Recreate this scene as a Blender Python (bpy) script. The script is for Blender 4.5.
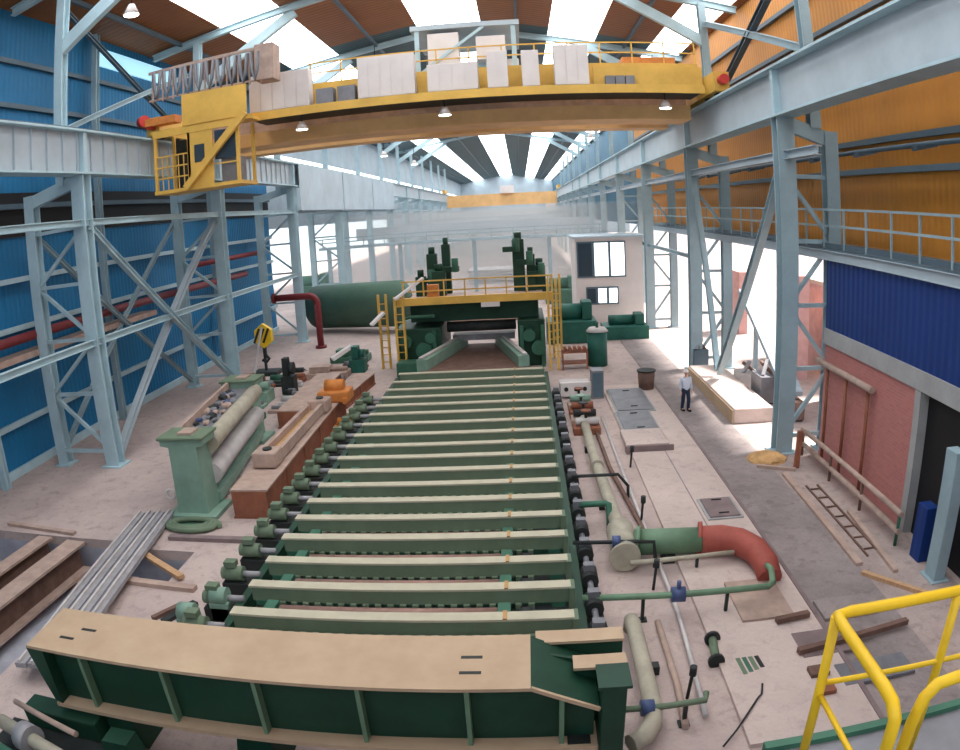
import bpy, bmesh, math, random
from mathutils import Vector, Matrix
random.seed(7)
SC = bpy.context.scene
for o in list(bpy.data.objects): bpy.data.objects.remove(o)
C = SC.collection

# ---------------------------------------------------------------- camera
cd = bpy.data.cameras.new('camera'); cam = bpy.data.objects.new('camera', cd); C.objects.link(cam)
YAW, PITCH, ROLL = 0.06755, -0.22533, -0.05642
Mr = Matrix.Rotation(YAW, 4, 'Z') @ Matrix.Rotation(math.pi/2+PITCH, 4, 'X') @ Matrix.Rotation(ROLL, 4, 'Z')
cam.matrix_world = Matrix.Translation((0, 0, 8.5)) @ Mr
cd.type = 'PANO'; cd.sensor_width = 36; cd.clip_end = 2000
cy = cd
cy.panorama_type = 'FISHEYE_EQUISOLID'; cy.fisheye_lens = 714.97/960*36; cy.fisheye_fov = math.pi
SC.camera = cam
# ---------------------------------------------------------------- world, sun, exposure
W = bpy.data.worlds.new('world'); SC.world = W; W.use_nodes = True
bg = W.node_tree.nodes['Background']; bg.inputs[0].default_value = (0.86, 0.93, 1.0, 1); bg.inputs[1].default_value = 1.6
SC.view_settings.view_transform = 'Standard'; SC.view_settings.look = 'None'
SC.view_settings.exposure = -0.08; SC.view_settings.gamma = 1; SC.view_settings.use_curve_mapping = False
SC.cycles.max_bounces = 6; SC.cycles.diffuse_bounces = 4; SC.cycles.glossy_bounces = 2
SC.cycles.sample_clamp_indirect = 8
SKYLIGHT = 4.9
sl = bpy.data.lights.new('sun', 'SUN'); sl.energy = 14.0; sl.angle = .16; sl.color = (1, .95, .88)
so = bpy.data.objects.new('sun', sl); C.objects.link(so)
so.rotation_euler = Vector((-.58, -.18, -.79)).to_track_quat('-Z', 'Y').to_euler()

# ---------------------------------------------------------------- materials
def mat(name, col, rough=.6, metal=0., amt=.25, scale=1.5, col2=None, bump=0., stretch=(1,1,1), spec=.3):
    m = bpy.data.materials.new(name); m.use_nodes = True; nt = m.node_tree; N = nt.nodes; L = nt.links
    p = N['Principled BSDF']; p.inputs['Roughness'].default_value = rough; p.inputs['Metallic'].default_value = metal
    p.inputs['Specular IOR Level'].default_value = spec
    tc = N.new('ShaderNodeTexCoord'); mp = N.new('ShaderNodeMapping'); mp.inputs['Scale'].default_value = stretch
    L.new(tc.outputs['Object'], mp.inputs[0])
    n = N.new('ShaderNodeTexNoise'); n.inputs['Scale'].default_value = scale; n.inputs['Detail'].default_value = 6; n.inputs['Roughness'].default_value = .65
    L.new(mp.outputs[0], n.inputs['Vector'])
    r = N.new('ShaderNodeValToRGB'); r.color_ramp.elements[0].position = .35; r.color_ramp.elements[1].position = .68
    c2 = col2 or tuple(c*(1-amt) for c in col)
    r.color_ramp.elements[0].color = (*c2, 1); r.color_ramp.elements[1].color = (*col, 1)
    L.new(n.outputs['Fac'], r.inputs[0]); L.new(r.outputs[0], p.inputs['Base Color'])
    if bump:
        b = N.new('ShaderNodeBump'); b.inputs['Strength'].default_value = bump; b.inputs['Distance'].default_value = .05
        L.new(n.outputs['Fac'], b.inputs['Height']); L.new(b.outputs[0], p.inputs['Normal'])
    return m
def ground(name, base, worn, stain, s1=.22, s2=2.2, bump=.05):
    m = mat(name, base, .85, 0, .2, s1, worn, bump); nt = m.node_tree; N = nt.nodes; L = nt.links; p = N['Principled BSDF']
    src = p.inputs['Base Color'].links[0].from_socket
    tc = N.new('ShaderNodeTexCoord'); last = src
    for sc, lo, hi, col, f in ((s2, .52, .72, stain, .75), (s2*.35, .55, .66, worn, .6), (14, .45, .8, stain, .35)):
        n = N.new('ShaderNodeTexNoise'); n.inputs['Scale'].default_value = sc; n.inputs['Detail'].default_value = 8; n.inputs['Roughness'].default_value = .72; n.inputs['Distortion'].default_value = .4
        L.new(tc.outputs['Object'], n.inputs['Vector'])
        mr = N.new('ShaderNodeMapRange'); mr.inputs['From Min'].default_value = lo; mr.inputs['From Max'].default_value = hi; mr.inputs['To Max'].default_value = f; L.new(n.outputs['Fac'], mr.inputs['Value'])
        mx = N.new('ShaderNodeMix'); mx.data_type = 'RGBA'; L.new(mr.outputs[0], mx.inputs['Factor']); L.new(last, mx.inputs['A']); mx.inputs['B'].default_value = (*col, 1); last = mx.outputs['Result']
    L.new(last, p.inputs['Base Color']); return m
def sheet(name, col, axis=1, pitch=.35, amt=.2):
    m = mat(name, col, .55, 0, amt, .35)
    nt = m.node_tree; N = nt.nodes; L = nt.links; p = N['Principled BSDF']
    tc = N.new('ShaderNodeTexCoord'); sp = N.new('ShaderNodeSeparateXYZ'); L.new(tc.outputs['Object'], sp.inputs[0])
    mm = N.new('ShaderNodeMath'); mm.operation = 'MULTIPLY'; mm.inputs[1].default_value = 2*math.pi/pitch; L.new(sp.outputs[axis], mm.inputs[0])
    s = N.new('ShaderNodeMath'); s.operation = 'SINE'; L.new(mm.outputs[0], s.inputs[0])
    b = N.new('ShaderNodeBump'); b.inputs['Strength'].default_value = .3; b.inputs['Distance'].default_value = .03
    L.new(s.outputs[0], b.inputs['Height']); L.new(b.outputs[0], p.inputs['Normal'])
    return m
def glow(name, col, s):
    m = bpy.data.materials.new(name); m.use_nodes = True; p = m.node_tree.nodes['Principled BSDF']
    p.inputs['Base Color'].default_value = (*col, 1); p.inputs['Emission Color'].default_value = (*col, 1); p.inputs['Emission Strength'].default_value = s
    return m
def brick(name, c1, c2, mortar, sx=1.):
    m = mat(name, c1); nt = m.node_tree; N = nt.nodes; L = nt.links; p = N['Principled BSDF']
    tc = N.new('ShaderNodeTexCoord'); sp = N.new('ShaderNodeSeparateXYZ'); L.new(tc.outputs['Object'], sp.inputs[0])
    cb = N.new('ShaderNodeCombineXYZ'); L.new(sp.outputs[1], cb.inputs[0]); L.new(sp.outputs[2], cb.inputs[1])
    t = N.new('ShaderNodeTexBrick'); t.inputs['Scale'].default_value = sx; t.inputs['Color1'].default_value = (*c1, 1); t.inputs['Color2'].default_value = (*c2, 1)
    t.inputs['Mortar'].default_value = (*mortar, 1); t.inputs['Mortar Size'].default_value = .015; t.inputs['Brick Width'].default_value = .4; t.inputs['Row Height'].default_value = .15
    L.new(cb.outputs[0], t.inputs['Vector']); L.new(t.outputs['Color'], p.inputs['Base Color'])
    return m
M = dict(
    floor=ground('floor_concrete', (.58,.46,.42), (.42,.33,.31), (.25,.19,.175)),
    slab=ground('pale_concrete', (.64,.52,.475), (.50,.40,.365), (.34,.265,.24)),
    side=ground('grimy_floor', (.46,.37,.34), (.32,.25,.235), (.16,.125,.115), .4, 2.6), road=ground('worn_road', (.36,.30,.29), (.22,.185,.185), (.14,.11,.105), .5),
    conc=mat('grey_concrete', (.40,.40,.40), .85, 0, .2, 1.2),
    pit=mat('pit_concrete', (.42,.42,.48), .85, 0, .3, .8),
    blue=sheet('blue_sheet', (.010,.165,.36)), blue2=sheet('navy_sheet', (.008,.04,.20)),
    orange=sheet('orange_sheet', (.60,.235,.03)), paleblue=sheet('pale_blue_sheet', (.45,.55,.62)),
    roofo=sheet('orange_roof_sheet', (.30,.115,.035), 1, .5), rooft=sheet('teal_roof_sheet', (.05,.105,.125), 1, .5),
    steel=mat('light_blue_steel', (.46,.62,.68), .5, 0, .2, .8), steelr=mat('grey_blue_steel', (.34,.46,.51), .5, 0, .2, .8),
    girder=mat('pale_blue_girder', (.45,.52,.57), .5, 0, .15, .6), dsteel=mat('slate_blue_steel', (.10,.15,.19), .5, 0, .2, .8),
    yellow=mat('crane_yellow', (.80,.48,.10), .5, 0, .25, .6), yellow2=mat('rail_yellow', (.85,.53,.02), .4, 0, .15, 2),
    tan=mat('tan_crane_girder', (.82,.50,.22), .6, 0, .25, .5),
    white=mat('white_cabinet', (.72,.66,.64), .5, 0, .1, 1), dark=mat('dark_machinery', (.03,.035,.035), .6, 0, .4, 3),
    dusty=mat('dusty_tan_plate', (.52,.385,.26), .75, 0, .15, .7, (.44,.31,.205), .02), dgreen=mat('dark_green_paint', (.013,.06,.035), .5, 0, .3, 1.2),
    green=mat('machine_green', (.25,.39,.31), .5, 0, .25, 1.2), mgreen=mat('mid_green', (.05,.16,.105), .5, 0, .3, 1.5),
    rollb=mat('rusty_roller', (.34,.20,.165), .6, .1, .3, 2), beam=mat('dusty_green_beam', (.16,.22,.145), .7, 0, .2, 1.5), beamtop=mat('dusty_beam_top', (.52,.48,.36), .75, 0, .15, 2),
    rust=mat('rusty_steel', (.34,.125,.07), .75, 0, .4, 1.5, (.20,.075,.045), .1), rust2=mat('brown_steel', (.20,.115,.09), .75, 0, .4, 2),
    lrust=mat('pinkish_steel', (.50,.36,.30), .7, 0, .3, 2), redp=mat('red_oxide_pipe', (.42,.10,.075), .6, 0, .25, 2), dred=mat('dark_red_pipe', (.20,.03,.035), .5, 0, .2, 2),
    gpipe=mat('green_pipe', (.16,.27,.17), .5, 0, .25, 2), bpipe=mat('dusty_pipe', (.46,.42,.33), .7, 0, .25, 2),
    grail=mat('grey_steel_rail', (.38,.37,.39), .5, .1, .3, 2), wood=mat('timber', (.60,.36,.20), .8, 0, .3, 3, None, .05, (1,8,1)),
    orange2=mat('orange_paint', (.70,.25,.06), .6, 0, .3, 3), sand=mat('ochre_sand', (.58,.34,.15), .9, 0, .3, 5, None, .3),
    brick=brick('pink_brick', (.50,.19,.17), (.43,.16,.15), (.44,.22,.20), 1.6), plate=mat('grey_plate', (.24,.24,.265), .5, .2, .3, 1.5),
    brownp=mat('brown_cover_plate', (.27,.20,.20), .7, .1, .3, 1.5), skin=mat('skin', (.55,.33,.25), .6, 0, .05, 3), shirt=mat('pale_shirt', (.55,.60,.70), .8, 0, .1, 5),
    trousers=mat('navy_trousers', (.02,.03,.06), .8, 0, .1, 5), helmet=mat('pale_helmet', (.8,.74,.72), .4, 0, .05, 5), black=mat('black', (.012,.012,.014), .5, 0, .2, 2),
    redl=mat('red_paint', (.6,.05,.04), .5, 0, .2, 2), bluev=mat('blue_valve', (.07,.10,.22), .5, 0, .3, 3), glassd=mat('dark_glass', (.03,.05,.07), .15, 0, .1, 2, spec=.6),
    sky=glow('skylight_pane', (.95,.98,1.0), SKYLIGHT), pane=glow('daylit_pane', (.9,.96,1.0), 2.2), front=glow('front_fill_pane', (.93,.97,1.0), 2.6), panel=glow('blue_pane', (.35,.68,.85), .9), lamp=glow('lit_lamp', (1,.97,.9), 12),
    pinkw=mat('overexposed_pink_brick', (.60,.38,.37), .8, 0, .2, 2), bluef=sheet('mid_blue_sheet', (.05,.16,.25)), teal=mat('teal_green', (.02,.125,.095), .5, 0, .3, 1.5), pale=mat('pale_mill_scale', (.62,.58,.57), .7, 0, .25, 1.2), tankg=mat('tank_green', (.07,.14,.10), .6, 0, .25, .5),  # outside pink brick is paled in its colour for overexposed daylight
)

# ---------------------------------------------------------------- builders
def V(*a): return Vector(a)
def frame(p, q, up):
    d = (q-p).normalized(); u = Vector(up)
    if abs(d.dot(u)) > .98: u = Vector((0,1,0)) if abs(d.y) < .9 else Vector((1,0,0))
    s = d.cross(u).normalized(); u = s.cross(d)
    return d, s, u
class B:
    def __init__(self): self.bm = bmesh.new()
    def bx(self, x0, x1, y0, y1, z0, z1):
        v = [self.bm.verts.new((x, y, z)) for x in (x0, x1) for y in (y0, y1) for z in (z0, z1)]
        for f in ((0,1,3,2),(4,6,7,5),(0,4,5,1),(2,3,7,6),(0,2,6,4),(1,5,7,3)): self.bm.faces.new([v[i] for i in f])
        return self
    def poly(self, p, q, prof, up=(0,0,1)):
        """extrude a closed profile (list of (side, up)) from p to q"""
        p, q = Vector(p), Vector(q); d, s, u = frame(p, q, up)
        a = [self.bm.verts.new(p+s*x+u*z) for x, z in prof]; b = [self.bm.verts.new(q+s*x+u*z) for x, z in prof]
        n = len(prof)
        for i in range(n): self.bm.faces.new((a[i], a[(i+1)%n], b[(i+1)%n], b[i]))
        self.bm.faces.new(a[::-1]); self.bm.faces.new(b); return self
    def bar(self, p, q, w, h=None, up=(0,0,1)):
        h = h or w; return self.poly(p, q, [(-w/2,-h/2),(w/2,-h/2),(w/2,h/2),(-w/2,h/2)], up)
    def ibar(self, p, q, w, h, t=.03, up=(0,0,1)):
        a, b, c = w/2, h/2, t
        return self.poly(p, q, [(-a,-b),(a,-b),(a,-b+c),(c/2,-b+c),(c/2,b-c),(a,b-c),(a,b),(-a,b),(-a,b-c),(-c/2,b-c),(-c/2,-b+c),(-a,-b+c)], up)
    def angle(self, p, q, w, t=.03, up=(0,0,1)):
        return self.poly(p, q, [(0,0),(w,0),(w,t),(t,t),(t,w),(0,w)], up)
    def cyl(self, p, q, r, n=16, r2=None):
        p, q = Vector(p), Vector(q); d, s, u = frame(p, q, (0,0,1)); r2 = r if r2 is None else r2
        A = [(math.cos(2*math.pi*i/n), math.sin(2*math.pi*i/n)) for i in range(n)]
        a = [self.bm.verts.new(p+(s*x+u*z)*r) for x, z in A]; b = [self.bm.verts.new(q+(s*x+u*z)*r2) for x, z in A]
        for i in range(n):
            f = self.bm.faces.new((a[i], a[(i+1)%n], b[(i+1)%n], b[i])); f.smooth = True
        self.bm.faces.new(a[::-1]); self.bm.faces.new(b); return self
    def tube(self, pts, r, n=10):
        pts = [Vector(p) for p in pts]; rings = []; u = None
        for i, p in enumerate(pts):
            d = (pts[min(i+1, len(pts)-1)]-pts[max(i-1, 0)]).normalized()
            if u is None: u = Vector((0,0,1)) if abs(d.z) < .9 else Vector((0,1,0))
            s = d.cross(u).normalized(); u = s.cross(d); rr = r[i] if isinstance(r, (list, tuple)) else r
            rings.append([self.bm.verts.new(p+(s*math.cos(2*math.pi*k/n)+u*math.sin(2*math.pi*k/n))*rr) for k in range(n)])
        for a, b in zip(rings, rings[1:]):
            for k in range(n):
                f = self.bm.faces.new((a[k], a[(k+1)%n], b[(k+1)%n], b[k])); f.smooth = True
        self.bm.faces.new(rings[0][::-1]); self.bm.faces.new(rings[-1]); return self
    def prism(self, pts, axis, a, b):
        """closed polygon in the two other axes, extruded along axis from a to b"""
        def mk(p, t):
            l = list(p); l.insert(axis, t); return self.bm.verts.new(l)
        A = [mk(p, a) for p in pts]; Bv = [mk(p, b) for p in pts]; n = len(pts)
        for i in range(n): self.bm.faces.new((A[i], A[(i+1)%n], Bv[(i+1)%n], Bv[i]))
        self.bm.faces.new(A[::-1]); self.bm.faces.new(Bv); return self
    def blob(self, c, r, sub=2, sq=(1,1,1), jit=0.):
        ret = bmesh.ops.create_icosphere(self.bm, subdivisions=sub, radius=r)
        for v in ret['verts']:
            k = 1+random.uniform(-jit, jit); v.co = Vector((v.co.x*sq[0]*k, v.co.y*sq[1]*k, v.co.z*sq[2]*k))+Vector(c)
        return self
    def out(self, name, m, parent=None, bevel=0., smooth=False):
        bmesh.ops.recalc_face_normals(self.bm, faces=self.bm.faces)
        if parent is not None:
            t = Vector((0,0,0)); p = parent
            while p: t += p.location; p = p.parent
            bmesh.ops.translate(self.bm, verts=self.bm.verts, vec=-t)
        me = bpy.data.meshes.new(name); self.bm.to_mesh(me); self.bm.free()
        me.materials.append(M[m] if isinstance(m, str) else m)
        if smooth:
            for f in me.polygons: f.use_smooth = True
        o = bpy.data.objects.new(name, me); C.objects.link(o); o.parent = parent
        if bevel:
            b = o.modifiers.new('bevel', 'BEVEL'); b.width = bevel; b.segments = 2; b.limit_method = 'ANGLE'
        return o
def tag(o, label, cat, group=None, kind='thing'):
    o['label'] = label; o['category'] = cat; o['kind'] = kind
    if group: o['group'] = group
    return o
def T(name, label, cat, loc=(0,0,0), group=None):
    o = bpy.data.objects.new(name, None); C.objects.link(o); o.location = loc; o.empty_display_size = .2
    return tag(o, label, cat, group)
def S(o, label=None):
    o['kind'] = 'structure'
    if label: o['label'] = label
    return o
def arc(c, r, a0, a1, n, plane='xy'):
    out = []
    for i in range(n+1):
        a = a0+(a1-a0)*i/n; x, y = r*math.cos(a), r*math.sin(a)
        out.append(Vector(c)+(V(x,y,0) if plane == 'xy' else V(x,0,y) if plane == 'xz' else V(0,x,y)))
    return out
ORD = 'first second third fourth fifth sixth seventh eighth ninth tenth eleventh twelfth thirteenth fourteenth fifteenth sixteenth seventeenth eighteenth'.split()

# ================================================================ SETTING
XL, XR, RX, RZ, EL, ER = -20.8, 12.5, -4.15, 22.5, 19.8, 19.6
YN, YF = -4.0, 260.0
def roofz(x): return EL+(RZ-EL)*(x-XL)/(RX-XL) if x < RX else RZ+(ER-RZ)*(x-RX)/(XR-RX)
# floor with the long pit left open at x -16..-9, y 14.6..16.6
fl = B()
PX0, PXM, PX1, PYL, PY0, PY2, PY1 = -19, -11.6, -9.4, 9.2, 14.35, 16.3, 16.7
for a in ((-60, PX0, -5, YF), (PX1, 60, -5, YF), (PX0, PXM, -5, PYL), (PXM, PX1, -5, PY0), (PXM, PX1, PY2, PY1), (PX0, PX1, PY1, YF)): fl.bx(a[0], a[1], a[2], a[3], -.3, 0)
S(fl.out('floor', 'floor'), 'dusty pinkish concrete floor of the hall')
pf = B(); pf.bx(PX0-.2, PX1+.2, PYL-.2, PY1+.2, -1.5, -1.2)
S(pf.out('floor_pit', 'pit'), 'grey bottom of the trench')
for k, a in enumerate(((PX0-.2, PX0, PYL, PY1), (PX1, PX1+.2, PY0, PY2), (PXM, PX1+.2, PY0-.2, PY0), (PXM, PX1+.2, PY2, PY2+.2), (PX0-.2, PXM, PY1, PY1+.2), (PXM, PXM+.2, PYL, PY0-.2), (PX0-.2, PXM+.2, PYL-.2, PYL))):
    S(B().bx(a[0], a[1], a[2], a[3], -1.2, -.3).out('wall_pit', 'pit'))
# left wall: blue sheeting, then an upper band only
wl = S(B().bx(XL-.2, XL, YN, 57, 0, EL).out('wall_left', 'blue'), 'blue sheeted side wall')
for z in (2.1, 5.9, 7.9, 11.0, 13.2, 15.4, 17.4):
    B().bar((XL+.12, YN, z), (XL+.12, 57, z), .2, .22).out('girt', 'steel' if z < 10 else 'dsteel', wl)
S(B().bx(XL-.2, XR+.2, YN-.4, YN-.2, 0, EL+3).out('wall_front', 'blue'), 'sheeted wall behind the viewing platform')
for k in range(5):
    S(B().bx(-19+k*6.3, -14+k*6.3, YN-.2, YN-.12, 9, 18).out('window_%d' % (9+k), 'front'), 'unseen glowing pane added as front light behind the viewing platform')  # unseen glowing panes, added to light the sides facing the camera
S(B().bx(XL, XL+.15, YN, 57, 0, .35).out('baseboard_left', 'steel'))
wl2 = S(B().bx(XL-.2, XL, 57, YF, 15.2, EL).bx(XL-.2, XL, 57, YF, 8.6, 13.4).out('wall_left_far', 'paleblue'), 'pale sheeted upper side wall of the far bays')
S(B().bx(XL-.15, XL-.05, 57, YF, 13.4, 15.2).out('window_1', 'pane'), 'long daylit strip window of the far bays')
S(B().bx(XL, XL+.06, YN, 57, 9.7, 11.6).out('window_7', 'black'), 'black strip standing in for shade on the blue wall behind the runway girder')  # black strip added in place of the shade below the runway girder
S(B().bx(XL, XL+.1, 31.4, 39.8, 18.3, 19.3).out('window_8', 'panel'), 'pale blue translucent strip high on the blue wall')
# outer aisle wall seen through the open bays
S(B().bx(-48.3, -48, 40, YF, 0, 9).out('wall_aisle', 'paleblue'), 'pale sheeted wall beyond the open side bays')
# right wall
wr = S(B().bx(XR, XR+.2, YN, 75, 6.8, ER).out('wall_right', 'orange'), 'orange sheeted side wall above the walkway')
for z in (9.9, 10.95, 12.95, 15.7, 17.6):
    B().bar((XR-.12, YN, z), (XR-.12, 75, z), .2, .2).out('girt', 'dsteel', wr)
S(B().bx(XR, XR+.2, 75, YF, 6.8, ER).out('wall_right_far', 'bluef'), 'mid blue side wall of the far bays')
wb = S(B().bx(10.3, 10.55, YN, 22.4, 4.5, 6.85).out('wall_right_blue', 'blue2'), 'navy sheeting above the concrete lintel')
S(B().bx(10.22, 10.6, 15.75, 22.4, 3.98, 4.5).bx(10.22, 10.6, YN, 15.75, 3.98, 4.5).out('trim_lintel', 'conc'), 'grey concrete lintel band')
S(B().bx(10.3, 10.6, 15.95, 22.4, 0, 3.98).out('wall_right_brick', 'brick'), 'pink brick side wall')
S(B().bx(10.2, 10.6, 15.65, 15.95, 0, 3.98).out('trim_jamb', 'conc'), 'grey concrete door jamb')
S(B().bx(10.5, 10.56, 11.5, 15.65, 0, 3.98).out('door_1', 'black'), 'dark open doorway in the brick wall')
S(B().bx(10.3, 10.6, YN, 11.5, 0, 3.98).out('wall_right_near', 'brick'))
# roof in long strips between the skylights
cuts = [XL-.4, -16, -12.4, -6.3, -1.9, 2.7, 6.0, 9.7, 12.0, XR+.4]
sky = {1, 3, 5, 7}; wn = 2
for i in range(len(cuts)-1):
    x0, x1 = cuts[i], cuts[i+1]
    if i in sky:
        pts = [(x0+.02, roofz(x0)+.02), (x1-.02, roofz(x1)+.02), (x1-.02, roofz(x1)+.08), (x0+.02, roofz(x0)+.08)]
        if x0 < RX < x1: pts = [(x0, roofz(x0)+.02), (RX, RZ+.02), (x1, roofz(x1)+.02), (x1, roofz(x1)+.08), (RX, RZ+.08), (x0, roofz(x0)+.08)]
        w = S(B().prism(pts, 1, 3, YF).out('window_%d' % wn, 'sky'), 'bright translucent roof strip'); wn += 1
        S(B().prism(pts, 1, YN, 3).out('ceiling_near', 'roofo')); continue
    for a, b, mm, nm in ((YN, 48, 'roofo', 'ceiling'), (48, YF, 'rooft', 'ceiling_far')):
        pts = [(x0, roofz(x0)), (x1, roofz(x1)), (x1, roofz(x1)+.12), (x0, roofz(x0)+.12)]
        S(B().prism(pts, 1, a, b).out(nm, mm))
for x in (-18.5, -9.5, 0.5, 8.0):
    S(B().bar((x, YN, roofz(x)-.15), (x, YF, roofz(x)-.15), .16, .24).out('trim_purlin', 'dsteel'), 'roof purlin running the length of the hall')
S(B().bx(-48, 40, YF, YF+.3, 0, 23).out('wall_end', 'paleblue'), 'pale end wall far down the hall')

# ================================================================ STEEL FRAME
LX, BX, GX = -16.5, -19.2, 9.0
LYS = [23.5+13.55*k for k in range(-1, 12)]
RYS = [22.9+13.45*k for k in range(-1, 12)]
def laced_column(y, label, near, side):
    s = -1 if side == 'L' else 1
    fx, bx_ = (LX, BX) if side == 'L' else (GX, 10.75)
    m = 'steel' if side == 'L' else 'steelr'
    t = T('steel_column', label, 'column', (fx, y, 0), 'blue steel columns')
    B().ibar((fx, y, 0), (fx, y, 11.6), .62 if near else .5, .6, .06, (0,1,0)).out('front_leg', m, t)
    B().ibar((bx_, y, 0), (bx_, y, 11.2), .5, .5, .05, (0,1,0)).out('rear_leg', m, t)
    B().bx(fx-.5, fx+.5, y-.45, y+.45, 0, .06).out('base_plate', m, t)
    B().bx(bx_-.4, bx_+.4, y-.4, y+.4, 0, .06).out('base_plate', m, t)
    B().bar((fx-.0, y, 11.45), (bx_, y, 10.9), .3, .5).out('bracket', m, t)
    if near:
        zs = [.6, 3.0, 5.2, 7.4, 9.6]
        for k, z in enumerate(zs): B().bar((fx, y, z), (bx_, y, z), .14).out('strut', m, t)
        for k in range(4):
            a, b = (fx, bx_) if k % 2 == 0 else (bx_, fx)
            B().bar((a, y, zs[k]), (b, y, zs[k+1]), .14).out('lacing_bar', m, t)
    ux = fx-.95 if side == 'L' else fx+1.2
    tz = roofz(ux)-.3
    B().ibar((ux, y, 11.3), (ux, y, tz), .4, .45, .05, (0,1,0)).out('upper_shaft', m, t)
    return t
for k, y in enumerate(LYS):
    i = k-1
    lab = 'laced light blue steel column out of sight past the blue wall' if k == 0 else f'laced light blue steel column along the blue wall, {ORD[i]} from the camera'
    if k > 0: laced_column(y, lab, k < 5, 'L')
for k, y in enumerate(RYS):
    if k > 0: laced_column(y, f'grey-blue steel column under the crane rail on the orange wall side, {ORD[k-1]} from the camera', k < 5, 'R')
# crane runway girders
def runway(x, label, y0):
    t = T('runway_girder', label, 'girder', (x, y0, 11.6))
    B().bx(x-.04, x+.04, y0, YF, 11.66, 13.3).out('web', 'girder', t)
    B().bx(x-.4, x+.4, y0, YF, 11.6, 11.68).out('bottom_flange', 'steel', t)
    B().bx(x-.4, x+.4, y0, YF, 13.28, 13.36).out('top_flange', 'steel', t)
    B().bx(x-.06, x+.06, y0, YF, 13.36, 13.5).out('crane_rail', 'dsteel', t)
    ys = LYS if x < 0 else RYS
    for y in ys[1:9]:
        B().bx(x-.3, x+.3, y-.12, y+.12, 11.68, 13.28).out('stiffener', 'steel', t)
    return t
rl = runway(LX, 'deep pale blue crane runway girder along the blue wall', 4)
for k in range(34):
    y = 17.2+k*1.0
    if min(abs(y-q) for q in LYS) > .3: B().bx(LX, LX+.13, y-.02, y+.02, 11.68, 13.28).out('rib', 'girder', rl)
runway(GX, 'deep pale blue crane runway girder along the orange wall', 4)
t = T('girder_apron', 'long pale ribbed sheet apron hanging below the far runway girder on the open side', 'sheeting', (LX+.5, 52, 9.8))
for k in range(3): B().bx(LX+.45, LX+.5, 51.2+k*13.55, 51.2+k*13.55+13.3, 9.8+.0*k, 13.25).out('apron_sheet', 'paleblue', t)
B().bx(LX+.4, LX+.55, 51.2, 91.6, 9.7, 9.8).out('apron_edge', 'dsteel', t)
# longitudinal struts and wind bracing
def strut(p, q, w, label, m='steel', cat='strut', nm='tie_strut'):
    return tag(B().ibar(p, q, w, w, .03).out(nm, m), label, cat)
strut((LX+.1, 8, 9.72), (LX+.1, YF-60, 9.72), .26, 'light blue horizontal strut high under the runway girder by the blue wall')
strut((LX+.1, 8, 5.06), (LX+.1, 51, 5.06), .26, 'light blue horizontal strut at mid height joining the columns by the blue wall')
strut((GX, 20, 10.3), (GX, YF-60, 10.3), .3, 'pale strut joining the columns under the orange wall girder', 'girder')
strut((GX, 37, 5.9), (GX, 90, 5.9), .2, 'thin pale strut at mid height across the open daylit bays', 'steelr')
y1, y2 = LYS[1], LYS[2]
strut((LX+.15, y1+.2, 9.55), (LX+.15, y2-.2, .35), .26, 'light blue diagonal brace falling away from the first column by the blue wall', nm='diagonal_brace', cat='brace')
strut((LX-.15, y2-.2, 9.55), (LX-.15, y1+.5, .2), .3, 'pale stained diagonal brace rising from the foot of the first column by the blue wall', 'girder', nm='diagonal_brace', cat='brace')
strut((BX, y1+.2, 9.5), (BX, y2-.2, .4), .2, 'light blue rear diagonal brace close to the blue wall, falling away', 'steelr', nm='diagonal_brace', cat='brace')
strut((BX-.2, y2-.2, 9.5), (BX-.2, y1+.2, .4), .2, 'light blue rear diagonal brace close to the blue wall, rising away', 'steelr', nm='diagonal_brace', cat='brace')
r1, r2 = RYS[1], RYS[2]
strut((GX, r1+.2, 10.1), (GX, 31.6, .9), .3, 'grey-blue diagonal brace leaning from the first column on the orange wall side', 'steelr', nm='diagonal_brace', cat='brace')
strut((GX, r2-.2, 10.1), (GX, 31.9, .9), .26, 'grey-blue diagonal brace leaning from the second column on the orange wall side', 'steelr', nm='diagonal_brace', cat='brace')
# upper wall cross bracing on the blue wall
strut((-17.6, y1+.3, 13.6), (-17.6, y2-1, 17.8), .22, 'grey-blue brace rising away above the runway girder on the blue wall', 'steelr', nm='diagonal_brace', cat='brace')
strut((-17.8, y1+.6, 19.0), (-17.8, y2-.5, 14.0), .2, 'dark brace falling away above the runway girder on the blue wall', 'dsteel', nm='diagonal_brace', cat='brace')
strut((10.3, r1+.3, 14.2), (10.3, r2-.3, 18.4), .3, 'pale brace rising away above the girder on the orange wall', 'steelr', nm='diagonal_brace', cat='brace')
strut((10.4, r1+.3, 18.4), (10.4, r2-.3, 14.0), .3, 'slate brace falling away above the girder on the orange wall', 'dsteel', nm='diagonal_brace', cat='brace')
# wall posts on the blue wall
for k, y in enumerate((20.3, 30.3, 44)):
    tag(B().ibar((-20.2, y, 0), (-20.2, y, 19.7), .3, .34, .04, (0,1,0)).out('wall_post', 'steelr' if k else 'steel'), ('slim light blue post against the blue wall, nearest the camera', 'slim post against the blue wall behind the cross braces', 'slim post against the blue wall beyond the second column')[k], 'post', 'posts on the blue wall')
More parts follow.
